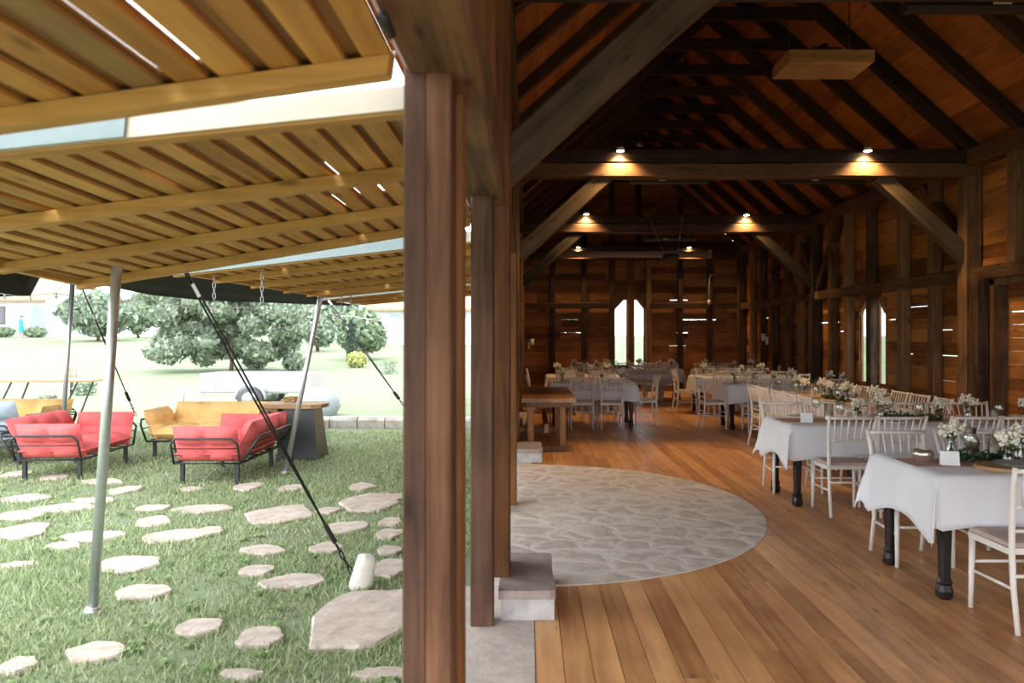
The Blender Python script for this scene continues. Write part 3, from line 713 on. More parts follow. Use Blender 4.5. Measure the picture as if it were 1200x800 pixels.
# small things for the tables: one of each kind, then copies
def proto(name, cat, group, fn):
    e = empty(name, (0, 0, 0), 'x', cat, group); fn(e); learn(e); e['_used'] = False; return e
def place(p, x, y, z, label, rz=0.0, group=None):
    if not p['_used']:
        p['_used'] = True; p.location = (x, y, z); p.rotation_euler = (0, 0, rz); p['label'] = label; return p
    c = dup(p, (x, y, z), rz, label, group); return c
def mk_vase(hv, spread, n, seed):
    def fn(e):
        random.seed(seed)
        b = MB(); b.lathe([(.030, 0), (.036, .01), (.038, .05), (.026, hv*.75), (.020, hv*.9), (.026, hv), (.023, hv), (.017, hv*.9), (.022, hv*.75), (.033, .05), (.03, .012)], n=12); b.build('vase', M['glass'], e)
        s = MB(); f = MB(); l = MB()
        for k in range(n):
            a = random.uniform(0, 2*PI); r = spread*math.sqrt(random.random()); z = hv+random.uniform(.03, .13)*(1.2-.6*r/spread)
            p = Vector((r*math.cos(a), r*math.sin(a), z)); s.tube([(0, 0, .02), (p.x*.25, p.y*.25, hv), tuple(p)], .0014, 4)
            for q in range(5):
                f.blob((p.x+random.uniform(-.02, .02), p.y+random.uniform(-.02, .02), p.z+random.uniform(-.012, .02)), random.uniform(.007, .015), n=6, m=4, rough=.15)
            if k % 3 == 0: l.leaves(3, lambda: (Vector((p.x*.7+random.uniform(-.02, .02), p.y*.7+random.uniform(-.02, .02), hv+random.uniform(-.02, .06))), Vector((0, 0, 1))), .022, .8)
        s.build('stems', M['stem'], e); f.build('blossoms', M['petal'], e); l.build('leaves', M['leafd'], e)
    return fn
VA = proto('flower_vase', 'flower vase', 'flower vases on the tables', mk_vase(.13, .075, 18, 1))
VB = proto('flower_vase', 'flower vase', 'flower vases on the tables', mk_vase(.10, .055, 13, 2))
def mk_glass(e):
    b = MB(); b.lathe([(.033, 0), (.032, .003), (.006, .006), (.0045, .02), (.0045, .075), (.012, .085), (.034, .105), (.042, .135), (.040, .165), (.034, .195), (.0325, .195), (.0385, .165), (.0405, .135), (.0325, .107), (.01, .088)], n=14); b.build('bowl_and_stem', M['glass'], e)
GL = proto('wine_glass', 'wine glass', 'wine glasses on the tables', mk_glass)
def mk_plate(e):
    b = MB(); b.lathe([(.08, 0), (.082, .003), (.132, .016), (.134, .019), (.128, .018), (.085, .008), (.0, .007)], n=24, cap=False); b.build('plate', M['china'], e)
    n = MB(); n.box(-.035, .035, -.085, .085, .0185, .026); n.build('folded_napkin', M['runner'], e)
PL = proto('dinner_plate', 'plate', 'dinner plates on the tables', mk_plate)
def mk_candle(e):
    b = MB(); b.lathe([(.042, 0), (.042, .16), (.0395, .16), (.0395, .006), (0, .006)], n=16, cap=False); b.build('glass_cylinder', M['glass'], e)
    b = MB(); b.lathe([(.033, .006), (.033, .09), (.028, .094), (0, .092)], n=14, cap=False); b.tube([(0, 0, .09), (.002, 0, .105)], .0015, 5); b.build('candle', M['wax'], e)
CA = proto('candle_holder', 'candle', 'candles in glass cylinders', mk_candle)
def mk_card(e):
    b = MB(); b.add([(-.055, -.03, 0), (.055, -.03, 0), (.055, 0, .085), (-.055, 0, .085), (-.055, .03, 0), (.055, .03, 0), (-.055, -.027, 0), (.055, -.027, 0), (.055, 0, .08), (-.055, 0, .08), (-.055, .027, 0), (.055, .027, 0)],
        [(0, 1, 2, 3), (3, 2, 5, 4), (7, 6, 9, 8), (8, 9, 10, 11), (0, 3, 9, 6), (3, 4, 10, 9), (1, 7, 8, 2), (2, 8, 11, 5)]); b.build('folded_card', M['card'], e)
CD = proto('place_card', 'card', 'white tent cards', mk_card)
def mk_bowl(e):
    b = MB(); b.lathe([(.022, 0), (.04, .006), (.062, .03), (.066, .052), (.058, .072), (.05, .078), (.046, .074), (.054, .062), (.058, .045), (.04, .014), (0, .012)], n=18, cap=False); b.build('bowl', M['silver'], e)
BO = proto('votive_bowl', 'bowl', 'mercury glass votive bowls', mk_bowl)
def mk_bottle(e):
    b = MB(); b.lathe([(.028, 0), (.030, .006), (.030, .10), (.026, .125), (.012, .155), (.011, .19), (.0135, .19), (.0135, .2), (.0, .2)], n=14, cap=False); b.build('bottle_body', M['amber'], e)
BT = proto('bottle', 'bottle', 'amber bottles on the tables', mk_bottle)
def mk_garland(e):
    random.seed(5); b = MB(); b.leaves(420, lambda: (Vector((random.uniform(-.28, .28), random.gauss(0, .035), .012+abs(random.gauss(0, .022)))), Vector((0, 0, 1))), .026, .9); b.build('leaves', M['leafd'], e)
    s = MB(); s.tube([(-.28, 0, .006), (-.1, .012, .012), (.1, -.01, .012), (.28, 0, .006)], .004, 5); s.build('twig', M['bark'], e)
GA = proto('leaf_garland', 'garland', 'greenery garlands along the tables', mk_garland)
def mk_charger(e):
    random.seed(8); b = MB(); vs = []; n = 26; rs = [.19+random.uniform(-.012, .012) for _ in range(n)]
    for z, s in ((0, .98), (.004, 1), (.022, 1), (.026, .98)): vs += [(rs[j]*s*math.cos(2*PI*j/n), rs[j]*s*math.sin(2*PI*j/n)*.85, z) for j in range(n)]
    b.add(vs, [(i*n+j, i*n+(j+1) % n, (i+1)*n+(j+1) % n, (i+1)*n+j) for i in range(3) for j in range(n)]+[tuple(range(n-1, -1, -1)), tuple(3*n+j for j in range(n))]); b.build('wood_slice', M['charger'], e)
WS = proto('wood_slice_tray', 'tray', 'wood slice trays', mk_charger)
def mk_slate(e):
    b = MB(); b.lathe([(.09, 0), (.095, .003), (.140, .014), (.142, .017), (.136, .016), (.09, .007), (0, .006)], n=26, cap=False); b.build('plate', M['slate'], e)
SP = proto('grey_plate', 'plate', 'blue grey dinner plates', mk_slate)

random.seed(21)
def dress(x0, x1, y0, y1, z, short, dens=1.0, axis='x', skip=(), rows=2):
    """lay a table: plates with glasses along both sides, vases, candles, garlands along the middle"""
    L = (x1-x0) if axis == 'x' else (y1-y0); c = (y0+y1)/2 if axis == 'x' else (x0+x1)/2; hw = ((y1-y0) if axis == 'x' else (x1-x0))/2
    def pt(a, off): return (x0+a, c+off) if axis == 'x' else (c+off, y0+a)
    r = MB(); 
    if axis == 'x': r.box(x0+.01, x1-.01, c-.16, c+.16, z, z+.0016)
    else: r.box(c-.16, c+.16, y0+.01, y1-.01, z, z+.0016)
    tag(r.build('table_runner', M['runner']), f'blush table runner lying along the {short}', 'table runner', 'blush table runners')
    z2 = z+.002; end = 'its near end' if axis == 'y' else 'its left end'
    n = max(2, int(L/.62)); a = .3
    for k in range(n):
        for s, sn in ((-1, 'near' if axis == 'x' else 'left'), (1, 'far' if axis == 'x' else 'right')):
            x, y = pt(.32+k*(L-.64)/max(1, n-1), s*(hw-.17))
            if rows == 1 and s == 1: continue
            if not any((x-q[0])**2+(y-q[1])**2 < .05 for q in skip):
                place(PL, x, y, z2, f'napkin topped plate on {sn} side of the {short}, {ORD[k]} from {end}')
            gx, gy = pt(.32+k*(L-.64)/max(1, n-1)+.17, s*(hw-.10))
            if not any((gx-q[0])**2+(gy-q[1])**2 < .02 for q in skip):
                place(GL, gx, gy, z2, f'wine glass on {sn} side of the {short}, {ORD[k]} from {end}')
    m = max(3, int(L/.34*dens))
    cnt = {}
    for k in range(m):
        x, y = pt(.22+k*(L-.44)/max(1, m-1), random.uniform(-.06, .06))
        if any((x-q[0])**2+(y-q[1])**2 < .03 for q in skip): continue
        kind = ('a', 'c', 'b', 'a', 'g', 'b')[k % 6]; i = cnt.get(kind, 0); cnt[kind] = i+1
        if kind == 'a': place(VA, x, y, z2, f'tall vase of cream blossom on the {short}, {ORD[i]} from {end}', random.uniform(0, 6))
        elif kind == 'b': place(VB, x, y, z2, f'short vase of cream blossom on the {short}, {ORD[i]} from {end}', random.uniform(0, 6))
        elif kind == 'c': place(CA, x, y, z2, f'candle in a glass cylinder on the {short}, {ORD[i]} from {end}')
        else: place(GA, x, y, z2, f'dark leaf garland lying on the {short}, {ORD[i]} from {end}', random.uniform(-.2, .2) if axis == 'x' else PI/2)

T1 = 'nearest table'; T2 = 'second nearest table'; T3 = 'lengthwise table'
T4 = 'window side table'; T5 = 'rear right table'; T6 = 'near left table'
T7 = 'rear left table'; T8 = 'gable head table'; T9 = 'far corner table'
# nearest table: laid by hand
z = table(2.41, 5.25, 4.53, 5.39, T1, 1)+.0015
skipn = [(2.6, 4.7), (3.0, 4.7), (3.4, 4.72), (2.7, 5.0), (2.95, 5.1), (3.2, 5.0), (3.5, 5.0), (2.73, 5.22)]
dress(2.41+1.35, 5.25, 4.53, 5.39, z, T1)
r_ = MB(); r_.box(2.42, 3.75, 4.80, 5.12, z, z+.0016); tag(r_.build('table_runner', M['runner']), f'blush runner on the open left end of the {T1}', 'table runner', 'blush table runners')
z += .002
place(BO, 2.56, 4.99, z, f'mercury glass bowl at the left end of the {T1}')
place(CD, 2.66, 4.86, z, f'white tent card beside the mercury glass bowl on the {T1}', -.35)
place(VA, 2.84, 5.16, z, f'tall vase of cream blossom behind the tent card on the {T1}', 1.0)
place(GA, 3.02, 5.02, z, f'dark leaf garland between tent card and candle on the {T1}', .1)
place(BT, 2.975, 5.13, z, f'amber bottle beside the candle on the {T1}')
place(CA, 3.09, 5.10, z, f'tall candle in glass cylinder behind the garland on the {T1}')
place(VB, 3.02, 4.84, z, f'short vase of cream blossom near the wood slice on the {T1}', 2)
place(VA, 3.14, 4.92, z, f'tall vase of cream blossom right of the candle on the {T1}', 3)
place(WS, 2.93, 4.70, z-.002, f'oval wood slice at the near edge of the {T1}')
place(SP, 2.99, 4.68, z+.0245, f'blue grey plate on the wood slice of the {T1}')
place(GL, 3.0, 5.27, z, f'lone wine glass at the back left of the {T1}')
place(PL, 3.32, 4.76, z, f'white plate right of the wood slice on the {T1}')
place(GA, 3.42, 5.0, z, f'dark leaf garland at the middle of the {T1}', -.1)
place(GL, 2.86, 4.98, z, f'wine glass beside the garland on the {T1}')
for k, x in enumerate((2.76, 3.38, 4.0, 4.6)): chair(x, 4.28, 0, f'white chair on near side of the {T1}, {ORD[k]} from its left end')
for k, x in enumerate((2.70, 3.20, 3.8, 4.4)): chair(x, 5.42, PI, f'white chair on far side of the {T1}, {ORD[k]} from its left end')
# second table
z = table(2.40, 5.25, 7.03, 7.83, T2, 2)+.0015
dress(2.40, 5.25, 7.03, 7.83, z, T2, 1.25, skip=[(2.62, 7.25)])
place(CD, 2.62, 7.25, z+.002, f'white tent card at the left corner of the {T2}', -.3)
for k, x in enumerate((2.80, 3.23, 3.87, 4.3, 4.9)): chair(x, 6.88, 0, f'white chair on near side of the {T2}, {ORD[k]} from its left end')
for k, x in enumerate((2.64, 3.1, 3.6, 4.05, 4.6)): chair(x, 7.84, PI, f'white chair on far side of the {T2}, {ORD[k]} from its left end')
# lengthwise table
z = table(3.5, 4.25, 8.45, 11.2, T3, 3)+.0015
dress(3.5, 4.25, 8.45, 11.2, z, T3, 1.3, axis='y')
for k, y in enumerate((8.8, 9.3, 9.8, 10.4, 10.9)):
    chair(3.40, y, -PI/2, f'white chair on left side of the {T3}, {ORD[k]} from its near end')
    chair(4.40, y-.2, PI/2, f'white chair on right side of the {T3}, {ORD[k]} from its near end')
# crosswise tables further back
def cross(x0, x1, y0, y1, phrase, seed, near, far, ends=(), rows=2, dens=1.0):
    z = table(x0, x1, y0, y1, phrase, seed)+.0015
    dress(x0, x1, y0, y1, z, phrase, dens, rows=rows)
    for k, x in enumerate(near): chair(x, y0-.16, 0, f'white chair on near side of the {phrase}, {ORD[k]} from its left end')
    for k, x in enumerate(far): chair(x, y1+.13, PI, f'white chair on far side of the {phrase}, {ORD[k]} from its left end')
    for s in ends:
        chair(x0-.18 if s < 0 else x1+.18, (y0+y1)/2-.05, -PI/2 if s < 0 else PI/2, f'white chair at the {"left" if s < 0 else "right"} end of the {phrase}')
cross(3.32, 5.4, 12.8, 13.6, T4, 4, (3.75, 4.3, 4.9), (3.7, 4.3, 4.9), (-1,))
cross(3.38, 5.4, 15.4, 16.2, T5, 5, (3.8, 4.35, 4.95), (3.8, 4.35, 4.95), (-1,))
cross(.37, 1.85, 13.2, 14.0, T6, 6, (.88, 1.38), (.8, 1.4), (-1, 1))
cross(.37, 1.85, 15.7, 16.5, T7, 7, (.75, 1.4), (.8, 1.4), (-1,))
cross(.9, 3.75, 18.7, 19.5, T8, 8, (2.6, 3.0, 3.35, 1.3, 1.9), (1.3, 1.9, 2.5, 3.1, 3.6), (), dens=1.3)
cross(4.05, 5.6, 18.3, 19.1, T9, 9, (4.4, 5.0), (4.4, 5.0))

# ------------------------------------------------------------------ trestle table at the left
e = empty('trestle_table', (-.1, 10.35, .001), 'long brown wooden trestle table beside the far stone block', 'table')
b = MB()
for k in range(4): b.box(.0+k*.185, .183+k*.185, 0, 2.45, .675, .725)
b.build('table_top', M['tabletop'], e)
for y in (.1, 2.30):
    b = MB(); b.box(.06, .68, y, y+.04, .60, .675); b.build('top_bearer', M['oakleg'], e)
for y in (.12, 2.24):
    for x in (.12, .56): 
        b = MB(); b.bar((x, y+.05, .07), (x, y+.05, .60), .085, .085, ch=.08); b.build('leg', M['oakleg'], e)
    b = MB(); b.box(.02, .70, y+.0, y+.10, 0, .075); b.build('foot', M['oakleg'], e)
b = MB(); b.box(.31, .37, .15, 2.35, .25, .37); b.build('stretcher', M['oakleg'], e)

# ------------------------------------------------------------------ lamps and fittings under the roof
def spot(x, y, z, label, e=9.0):
    r = empty('beam_spotlight', (x, y, z), label, 'lamp', 'small spotlights on the tie beams')
    b = MB(); b.lathe([(.052, .0), (.056, .006), (.056, .02), (.048, .05), (.02, .055), (0, .055)], n=16, cap=False); b.build('housing', M['lampbody'], r)
    b = MB(); b.lathe([(0, -.003), (.03, -.004), (.048, .001), (.05, .004)], n=16, cap=False); b.build('lens', M['lampglow'], r)
    b = MB(); b.box(-.014, .014, .0, .10, .028, .042); b.build('bracket', M['black'], r)
    ld = bpy.data.lights.new('spot_glow', 'SPOT'); ld.energy = e; ld.color = (1.0, .60, .24); ld.spot_size = math.radians(125); ld.spot_blend = .7; ld.shadow_soft_size = .04
    lo = bpy.data.objects.new('spot_glow', ld); COL.objects.link(lo); lo.parent = r; lo.location = (0, 0, -.012); lo.rotation_euler = (math.radians(10), 0, 0)
for px, py, y, l in ((727, 177, 10.2, 'glowing spotlight left on the nearest visible tie beam'), (1017, 177, 10.2, 'glowing spotlight right on the nearest visible tie beam'),
      (687, 251, 15.8, 'glowing spotlight left on the middle tie beam'), (875, 252, 15.8, 'glowing spotlight right on the middle tie beam'),
      (678, 290, 21.35, 'glowing spotlight left on the gable tie beam'), (808, 290, 21.35, 'glowing spotlight right on the gable tie beam')):
    p = at(px, py, y); spot(p.x, y, p.z, l, 70.0)
# suspended plywood box
e = empty('projector_shelf', at(925, 72, 8.0), 'pale wooden box shelf hanging under the right roof slope', 'shelf')
b = MB(); b.box(0, .89, 0, .56, 0, .012); b.box(0, .89, 0, .018, .012, .125); b.box(0, .89, .542, .56, .012, .125); b.box(0, .018, .018, .542, .012, .125); b.box(.872, .89, .018, .542, .012, .125); b.build('box', M['box'], e)
b = MB(); b.tube([(.1, .30, .01), (.1, .30, 1.56)], .006, 6); b.tube([(.75, .30, .01), (.75, .30, 1.05)], .006, 6); b.build('hanger_rods', M['black'], e)
pr = empty('projector', at(925, 72, 8.0)+Vector((.28, .08, .012)), 'black projector sitting in the hanging wooden box', 'projector')
b = MB(); b.box(0, .30, 0, .26, .0, .17); b.lathe([(.05, .17), (.05, .22), (.03, .235), (0, .235)], c=(.15, .1, 0), n=12, cap=False); b.build('body', M['black'], pr)
b = MB(); b.tube([(.08, -.0, .07), (.08, -.03, .07)], .035, 12); b.build('lens', M['darkglass'], pr)
# black bar heaters behind the tie beams
def heater(x0, x1, y, z, label):
    e = empty('bar_heater', (x0, y, z), label, 'heater', 'black bar heaters under the roof')
    b = MB(); L = x1-x0; b.bar((0, 0, 0), (L, 0, 0), .12, .075, ch=.3); b.build('housing', M['black'], e)
    b = MB(); b.box(L*.36, L*.44, -.062, -.059, -.008, .008); b.build('badge', M['lampbody'], e)
    b = MB(); b.bar((.15, 0, .03), (.15, -.18, .13), .03, .012); b.bar((L-.15, 0, .03), (L-.15, -.18, .13), .03, .012); b.build('bracket', M['black'], e)
heater(2.50, 4.05, 5.12, 3.77, 'black bar heater at the top right of the picture')
heater(3.50, 4.70, 10.75, 3.74, 'black bar heater behind the nearest visible tie beam, right one')
heater(1.42, 2.50, 10.75, 3.74, 'black bar heater behind the nearest visible tie beam, left one')
heater(2.45, 3.55, 16.3, 3.62, 'black bar heater hanging behind the middle tie beam')
e = empty('projection_screen_case', at(649, 298, 20.2), 'long pale roller screen case hanging in front of the gable', 'screen')
b = MB(); b.tube([(0, 0, 0), (4.10, 0, 0)], .088, 12); b.build('tube_case', M['screen'], e)
b = MB()
for x in (.0, 4.1): b.lathe([(.095, -.03), (.095, .03)], c=(0, 0, 0), n=4)
b = MB(); b.box(-.03, .01, -.1, .1, -.1, .1); b.box(4.09, 4.13, -.1, .1, -.1, .1); b.build('end_cap', M['screen'], e)
b = MB(); b.tube([(.7, .0, .08), (.7, 1.2, .13)], .012, 6); b.tube([(3.4, 0, .08), (3.4, 1.2, .13)], .012, 6); b.build('arm', M['black'], e)
e = empty('hanging_speaker', at(786, 301, 15.0), 'black round fixture hanging on thin cables in front of the screen case', 'speaker')
b = MB(); b.lathe([(0, -.07), (.13, -.06), (.17, 0), (.15, .05), (.05, .07), (0, .07)], n=16, cap=False); b.build('body', M['black'], e)
b = MB()
for sx_ in (-1, 1): b.tube([(sx_*.13, 0, .04), (sx_*.34-.1, .0, .85), (sx_*.5-.1, .95, .68)], .004, 5)
b.tube([(-.16, 0, 0), (-.2, 0, -.1), (-.15, 0, -.13)], .004, 5); b.tube([(.12, 0, 0), (.13, 0, -.14)], .004, 5); b.build('cables', M['chainm'], e)

def walllamp(p, label, dx):
    e = empty('wall_lamp', p, label, 'lamp', 'small wall lamps'); b = MB(); b.box(-.03, .03, -.03, .03, -.10, .10); b.build('back_plate', M['lampbody'], e)
    b = MB(); b.lathe([(.03, -.06), (.07, .12), (.068, .12), (.028, -.06)], c=(dx, 0, .06), n=12, cap=False); b.build('shade', M['wax'], e)
walllamp(Vector((5.95, 19.2, 1.45)), 'small pale wall lamp on the right wall near the far corner', -.09)
walllamp(Vector((.0, 21.58, 1.30)), 'small pale wall lamp at the left end of the gable wall', .08)
e = empty('pendant_cord', at(838, 322, 21.58), 'white cord with socket hanging on the gable wall right of the window', 'lamp'); b = MB(); b.tube([(0, 0, 0), (-.12, 0, .0), (-.16, 0, -.1), (-.17, 0, -.72)], .008, 5); b.build('cord', M['lampbody'], e)
b = MB(); b.lathe([(.02, .0), (.04, -.02), (.045, -.1), (.02, -.13), (0, -.13)], c=(-.17, 0, -.70), n=10); b.build('socket', M['lampbody'], e)
# ------------------------------------------------------------------ terrace: tent, poles, guys
TY = 13.0
hem = [(-14, 2.35), (-11.6, 2.20), (-10.2, 2.24), (-9.2, 2.24), (-8.45, 2.27), (-8.2, 2.75), (-7.6, 2.85), (-7.25, 2.45), (-6.4, 2.28), (-5.5, 2.19), (-4.6, 2.16), (-3.6, 2.12), (-3.0, 2.10)]
near = [(-10.8, 9.0, 2.7), (-9.6, 9.2, 2.66), (-8.5, 9.2, 2.62), (-7.7, 9.1, 2.62), (-7.0, 8.9, 2.62), (-6.4, 8.6, 2.64), (-5.9, 8.3, 2.66), (-5.3, 7.8, 2.64), (-4.6, 7.2, 2.62), (-4.0, 6.6, 2.6), (-3.4, 5.9, 2.6), (-2.8, 5.0, 2.61), (-2.40, 4.5, 2.62)]
b = MB(); vs = []; NV = 12
for j in range(NV+1):
    t = j/NV
    for (hx, hz), nr in zip(hem, near):
        x = nr[0]+(hx-nr[0])*t; y = nr[1]+(TY-nr[1])*t; z = nr[2]+(hz-nr[2])*t+.55*math.sin(PI*t)*max(0, min(1, (-x-3.2)/3.5))
        if hx > -3.4: x -= .75*math.sin(PI*t)
        vs.append((x, y, z))
nh = len(hem)
b.add(vs, [(j*nh+i, j*nh+i+1, (j+1)*nh+i+1, (j+1)*nh+i) for j in range(NV) for i in range(nh-1)], True)
tn = empty('stretch_tent', (-5, 9, 0), 'dark stretch tent canopy above the sofas', 'tent')
c = b.build('canopy', M['tent'], tn); c.location = (5, -9, 0)
md = c.modifiers.new('thickness', 'SOLIDIFY'); md.thickness = .01
b = MB(); b.tube([(x+5, TY-9, z) for x, z in hem], .02, 6); b.build('hem_rope', M['strap'], tn)
def tentpole(p0, p1, r, label):
    p0, p1 = Vector(p0), Vector(p1); e = empty('tent_pole', p0, label, 'pole', 'steel tent poles'); d = p1-p0
    b = MB(); b.tube([(0, 0, 0), tuple(d)], r, 14); b.build('shaft', M['steel'], e)
    b = MB(); b.lathe([(r*1.6, 0), (r*1.6, .03), (r*1.05, .05)], n=12); b.build('foot', M['steel'], e)
    b = MB(); b.blob(tuple(d), r*1.5, n=10, m=6); b.build('cap', M['black'], e)
p0 = gpt(108, 720); tentpole(p0, (p0.x+.19, p0.y, 2.62), .029, 'thick steel tent pole standing in the grass nearest the barn')
tentpole((-6.28, 10.3, -.05), (-6.10, 10.3, 2.62), .029, 'steel tent pole behind the left red sofa')
p0 = gpt(334, 556); tentpole(p0, (p0.x+.47, p0.y, 2.30), .029, 'steel tent pole leaning beside the dark round table base')
def guy(p0, p1, label, off=.012, buckle=.55):
    p0, p1 = Vector(p0), Vector(p1); e = empty('guy_rope', p1, label, 'rope', 'tent guy ropes'); d = p0-p1; u = d.normalized(); s = Vector((off, 0, off*.5))
    b = MB(); b.tube([tuple(u*.35), tuple(d*buckle+s), tuple(d)], .007, 6); b.tube([tuple(u*.35), tuple(d*buckle-s), tuple(d)], .007, 6); b.build('webbing', M['strap'], e)
    b = MB(); b.bar(tuple(d*(.95)), tuple(d), .03, .02); b.bar(tuple(d*.70), tuple(d*.73), .032, .02); b.build('tensioner', M['steel'], e)
    b = MB(); b.bar(tuple(u*.28), tuple(u*.42), .045, .03, ch=.3); b.build('buckle', M['strap'], e)
    b = MB()
    for k in range(4):
        c = u*(.06+.06*k); w = u.orthogonal().normalized() if k % 2 == 0 else u.cross(u.orthogonal()).normalized()
        b.tube([tuple(c+u*.04*math.sin(q)+w*.012*math.cos(q)) for q in [2*PI*j/8 for j in range(8)]], .005, 5, closed=True)
    b.build('chain_links', M['black'], e); return e
a1 = gpt(415, 676)
tp = Vector((-2.42, 4.6, 2.62)); guy(tp, a1, 'black double strap guy slanting down to the white stone')
a2 = gpt(160, 487+52); guy(at(88, 318, 9.5), at(160, 489, 10.6), 'thin dark guy rope slanting behind the steel poles at the left', .004)
guy(at(385, 352, 11.5), at(478, 482, 9.6), 'thin dark guy rope slanting towards the barn posts', .01)
b = MB(); b.add([], []); 
random.seed(4)
b.lathe([(0, -.03), (.055, -.03), (.066, .0), (.068, .06), (.060, .12), (.058, .18), (.050, .215), (.025, .232), (0, .233)], n=12, cap=False); b.v = [(x*(1.12 if abs(x) > abs(y) else .95)+random.uniform(-.006, .006), y*.85+random.uniform(-.006, .006), z+random.uniform(-.005, .005)) for x, y, z in b.v]; o = b.build('anchor_stone', M['rock'], loc=gpt(422, 689)); o.rotation_euler = (.1, .22, 0); tag(o, 'white upright stone at the foot of the black strap', 'stone')

# string of bulbs
e = empty('string_light', (0, 0, 0), 'string of clear bulbs hung along the tent edge', 'string light')
pts = []
for k in range(31):
    px = -10+k*15.2; py = 343+ (px/450)*30+4*math.sin(k*.9)*abs(math.sin(k*.35)); pts.append(at(px, py, 12.4))
b = MB(); b.tube([tuple(p) for p in pts], .007, 5); b.build('wire', M['lampbody'], e)
for k in range(1, 30, 2):
    p = pts[k]; b = MB(); b.blob((p.x, p.y, p.z-.06), .026, .026, .034, n=8, m=6); b.tube([(p.x, p.y, p.z), (p.x, p.y, p.z-.035)], .016, 6); b.build('bulb', M['bulb'], e)

# ------------------------------------------------------------------ lounge sofas
def cushion(w, d, t, nu, nv, seed):
    """tufted pad w x d, centred, lying in xy, thickness t"""
    rnd = random.Random(seed); b = MB(); A = 8*nu; B = 8*nv
    def hgt(u, v):
        e = (1-abs(u)**4)*(1-abs(v)**4); q = max(0, e)**.5
        tu = abs(math.sin(PI*nu*(u+1)/2)) if nu > 0 else 1; tv = abs(math.sin(PI*nv*(v+1)/2)) if nv > 0 else 1
        return t/2*q*(.38+.62*(tu*tv)**.5)
    for s in (1, -1):
        vs = [((-1+2*i/A)*w/2, (-1+2*j/B)*d/2, s*hgt(-1+2*i/A, -1+2*j/B)) for j in range(B+1) for i in range(A+1)]
        fs = [(j*(A+1)+i, j*(A+1)+i+1, (j+1)*(A+1)+i+1, (j+1)*(A+1)+i) for j in range(B) for i in range(A)]
        if s < 0: fs = [tuple(reversed(f)) for f in fs]
        b.add(vs, fs, True)
    return b
def sofa(x, y, rz, L, mat, label, up=0.0):
    e = empty('garden_sofa', (x, y, -.05), label, 'sofa', 'lounge sofas with canvas cushions', rz); f = M['frame']; D = .72
    b = MB(); z = .24; r = .014
    b.tube([(-L/2, -D/2, z), (L/2, -D/2, z), (L/2, D/2, z), (-L/2, D/2, z)], r, 6, closed=True)
    for k in range(5): b.tube([(-L/2+L*(k+1)/6, -D/2, z), (-L/2+L*(k+1)/6, D/2, z)], .008, 5)
    b.build('base_frame', f, e)
    bl = .29; bx = .17   # back leans out
    b = MB(); b.tube([(-L/2+.02, D/2, z), (-L/2+.02, D/2+bx, z+bl-.05), (-L/2+.07, D/2+bx+.02, z+bl), (L/2-.07, D/2+bx+.02, z+bl), (L/2-.02, D/2+bx, z+bl-.05), (L/2-.02, D/2, z)], r, 6)
    for k in range(1, 4): b.tube([(-L/2+.02, D/2+bx*k/4, z+bl*k/4), (L/2-.02, D/2+bx*k/4, z+bl*k/4)], .008, 5)
    b.build('back_frame', f, e)
    for s in (-1, 1):
        b = MB(); al, ax = .28, .10
        b.tube([(s*L/2, -D/2, z), (s*(L/2+ax*.8), -D/2, z+al-.06), (s*(L/2+ax), -D/2+.06, z+al), (s*(L/2+ax), D/2-.06, z+al), (s*(L/2+ax*.8), D/2, z+al-.06), (s*L/2, D/2, z)], r, 6)
        b.tube([(s*(L/2+ax*.55), -D/2, z+al*.6), (s*(L/2+ax*.55), D/2, z+al*.6)], .007, 5); b.build('arm_frame', f, e)
    for sx_ in (-1, 1):
        for sy_ in (-1, 1):
            b = MB(); b.box(-.02, .02, -.02, .02, 0, z); o = b.build('leg', f, e); o.location = (sx_*(L/2-.08), sy_*(D/2-.06), 0)
    o = cushion(L, D, .23, 3, 2, 1).build('seat_cushion', mat, e); o.location = (0, -.01, z+.095)
    o = cushion(L-.04, .50, .25, 3, 2, 2).build('back_cushion', mat, e); o.location = (0, D/2-.0, z+.235+up); o.rotation_euler = (math.radians(60+up*90), 0, 0)
    for s in (-1, 1):
        o = cushion(.43, D-.02, .20, 2, 2, 3).build('arm_cushion', mat, e); o.location = (s*(L/2-.038), -.01, z+.21); o.rotation_euler = (0, -s*math.radians(68), 0)
    return e
sofa(-3.50, 8.97, -PI/2, 1.25, M['red'], 'coral red sofa beside the leaning steel pole, seen from its end')
sofa(-5.40, 9.20, PI/2+.05, 1.25, M['red'], 'coral red sofa at the left facing the other red one')
sofa(-4.30, 10.45, 0.0, 1.45, M['yellow'], 'ochre yellow sofa standing between and behind the two red sofas')
sofa(-7.0, 9.95, PI-.1, 1.5, M['grey'], 'slate grey sofa at the left edge seen from behind', .12)
sofa(-7.5, 10.95, 0.0, 1.5, M['yellow'], 'ochre yellow sofa behind the slate grey sofa')

# dark fire table with timber top
e = empty('fire_table', (-3.02, 10.25, -.05), 'dark tapered table base with wooden top behind the right red sofa', 'table')
b = MB(); a_, c_ = .27, .20
b.add([(-a_, -a_, 0), (a_, -a_, 0), (a_, a_, 0), (-a_, a_, 0), (-c_, -c_, .68), (c_, -c_, .68), (c_, c_, .68), (-c_, c_, .68)], [(3, 2, 1, 0), (4, 5, 6, 7), (0, 1, 5, 4), (1, 2, 6, 5), (2, 3, 7, 6), (3, 0, 4, 7)]); b.build('base', M['frame'], e)
b = MB(); b.prism([(-.50, -.26), (.18, -.28), (.30, -.2), (.34, 0), (.30, .2), (.18, .28), (-.50, .26)], .68, .73); b.build('table_top', M['cut'], e)
b = MB(); b.box(-.48, -.27, -.2, .2, .52, .68); b.build('side_box', M['cut'], e); b = MB(); b.box(-.40, -.36, -.206, -.199, .55, .64); b.build('slot', M['black'], e)
wp = MB(); random.seed(3)
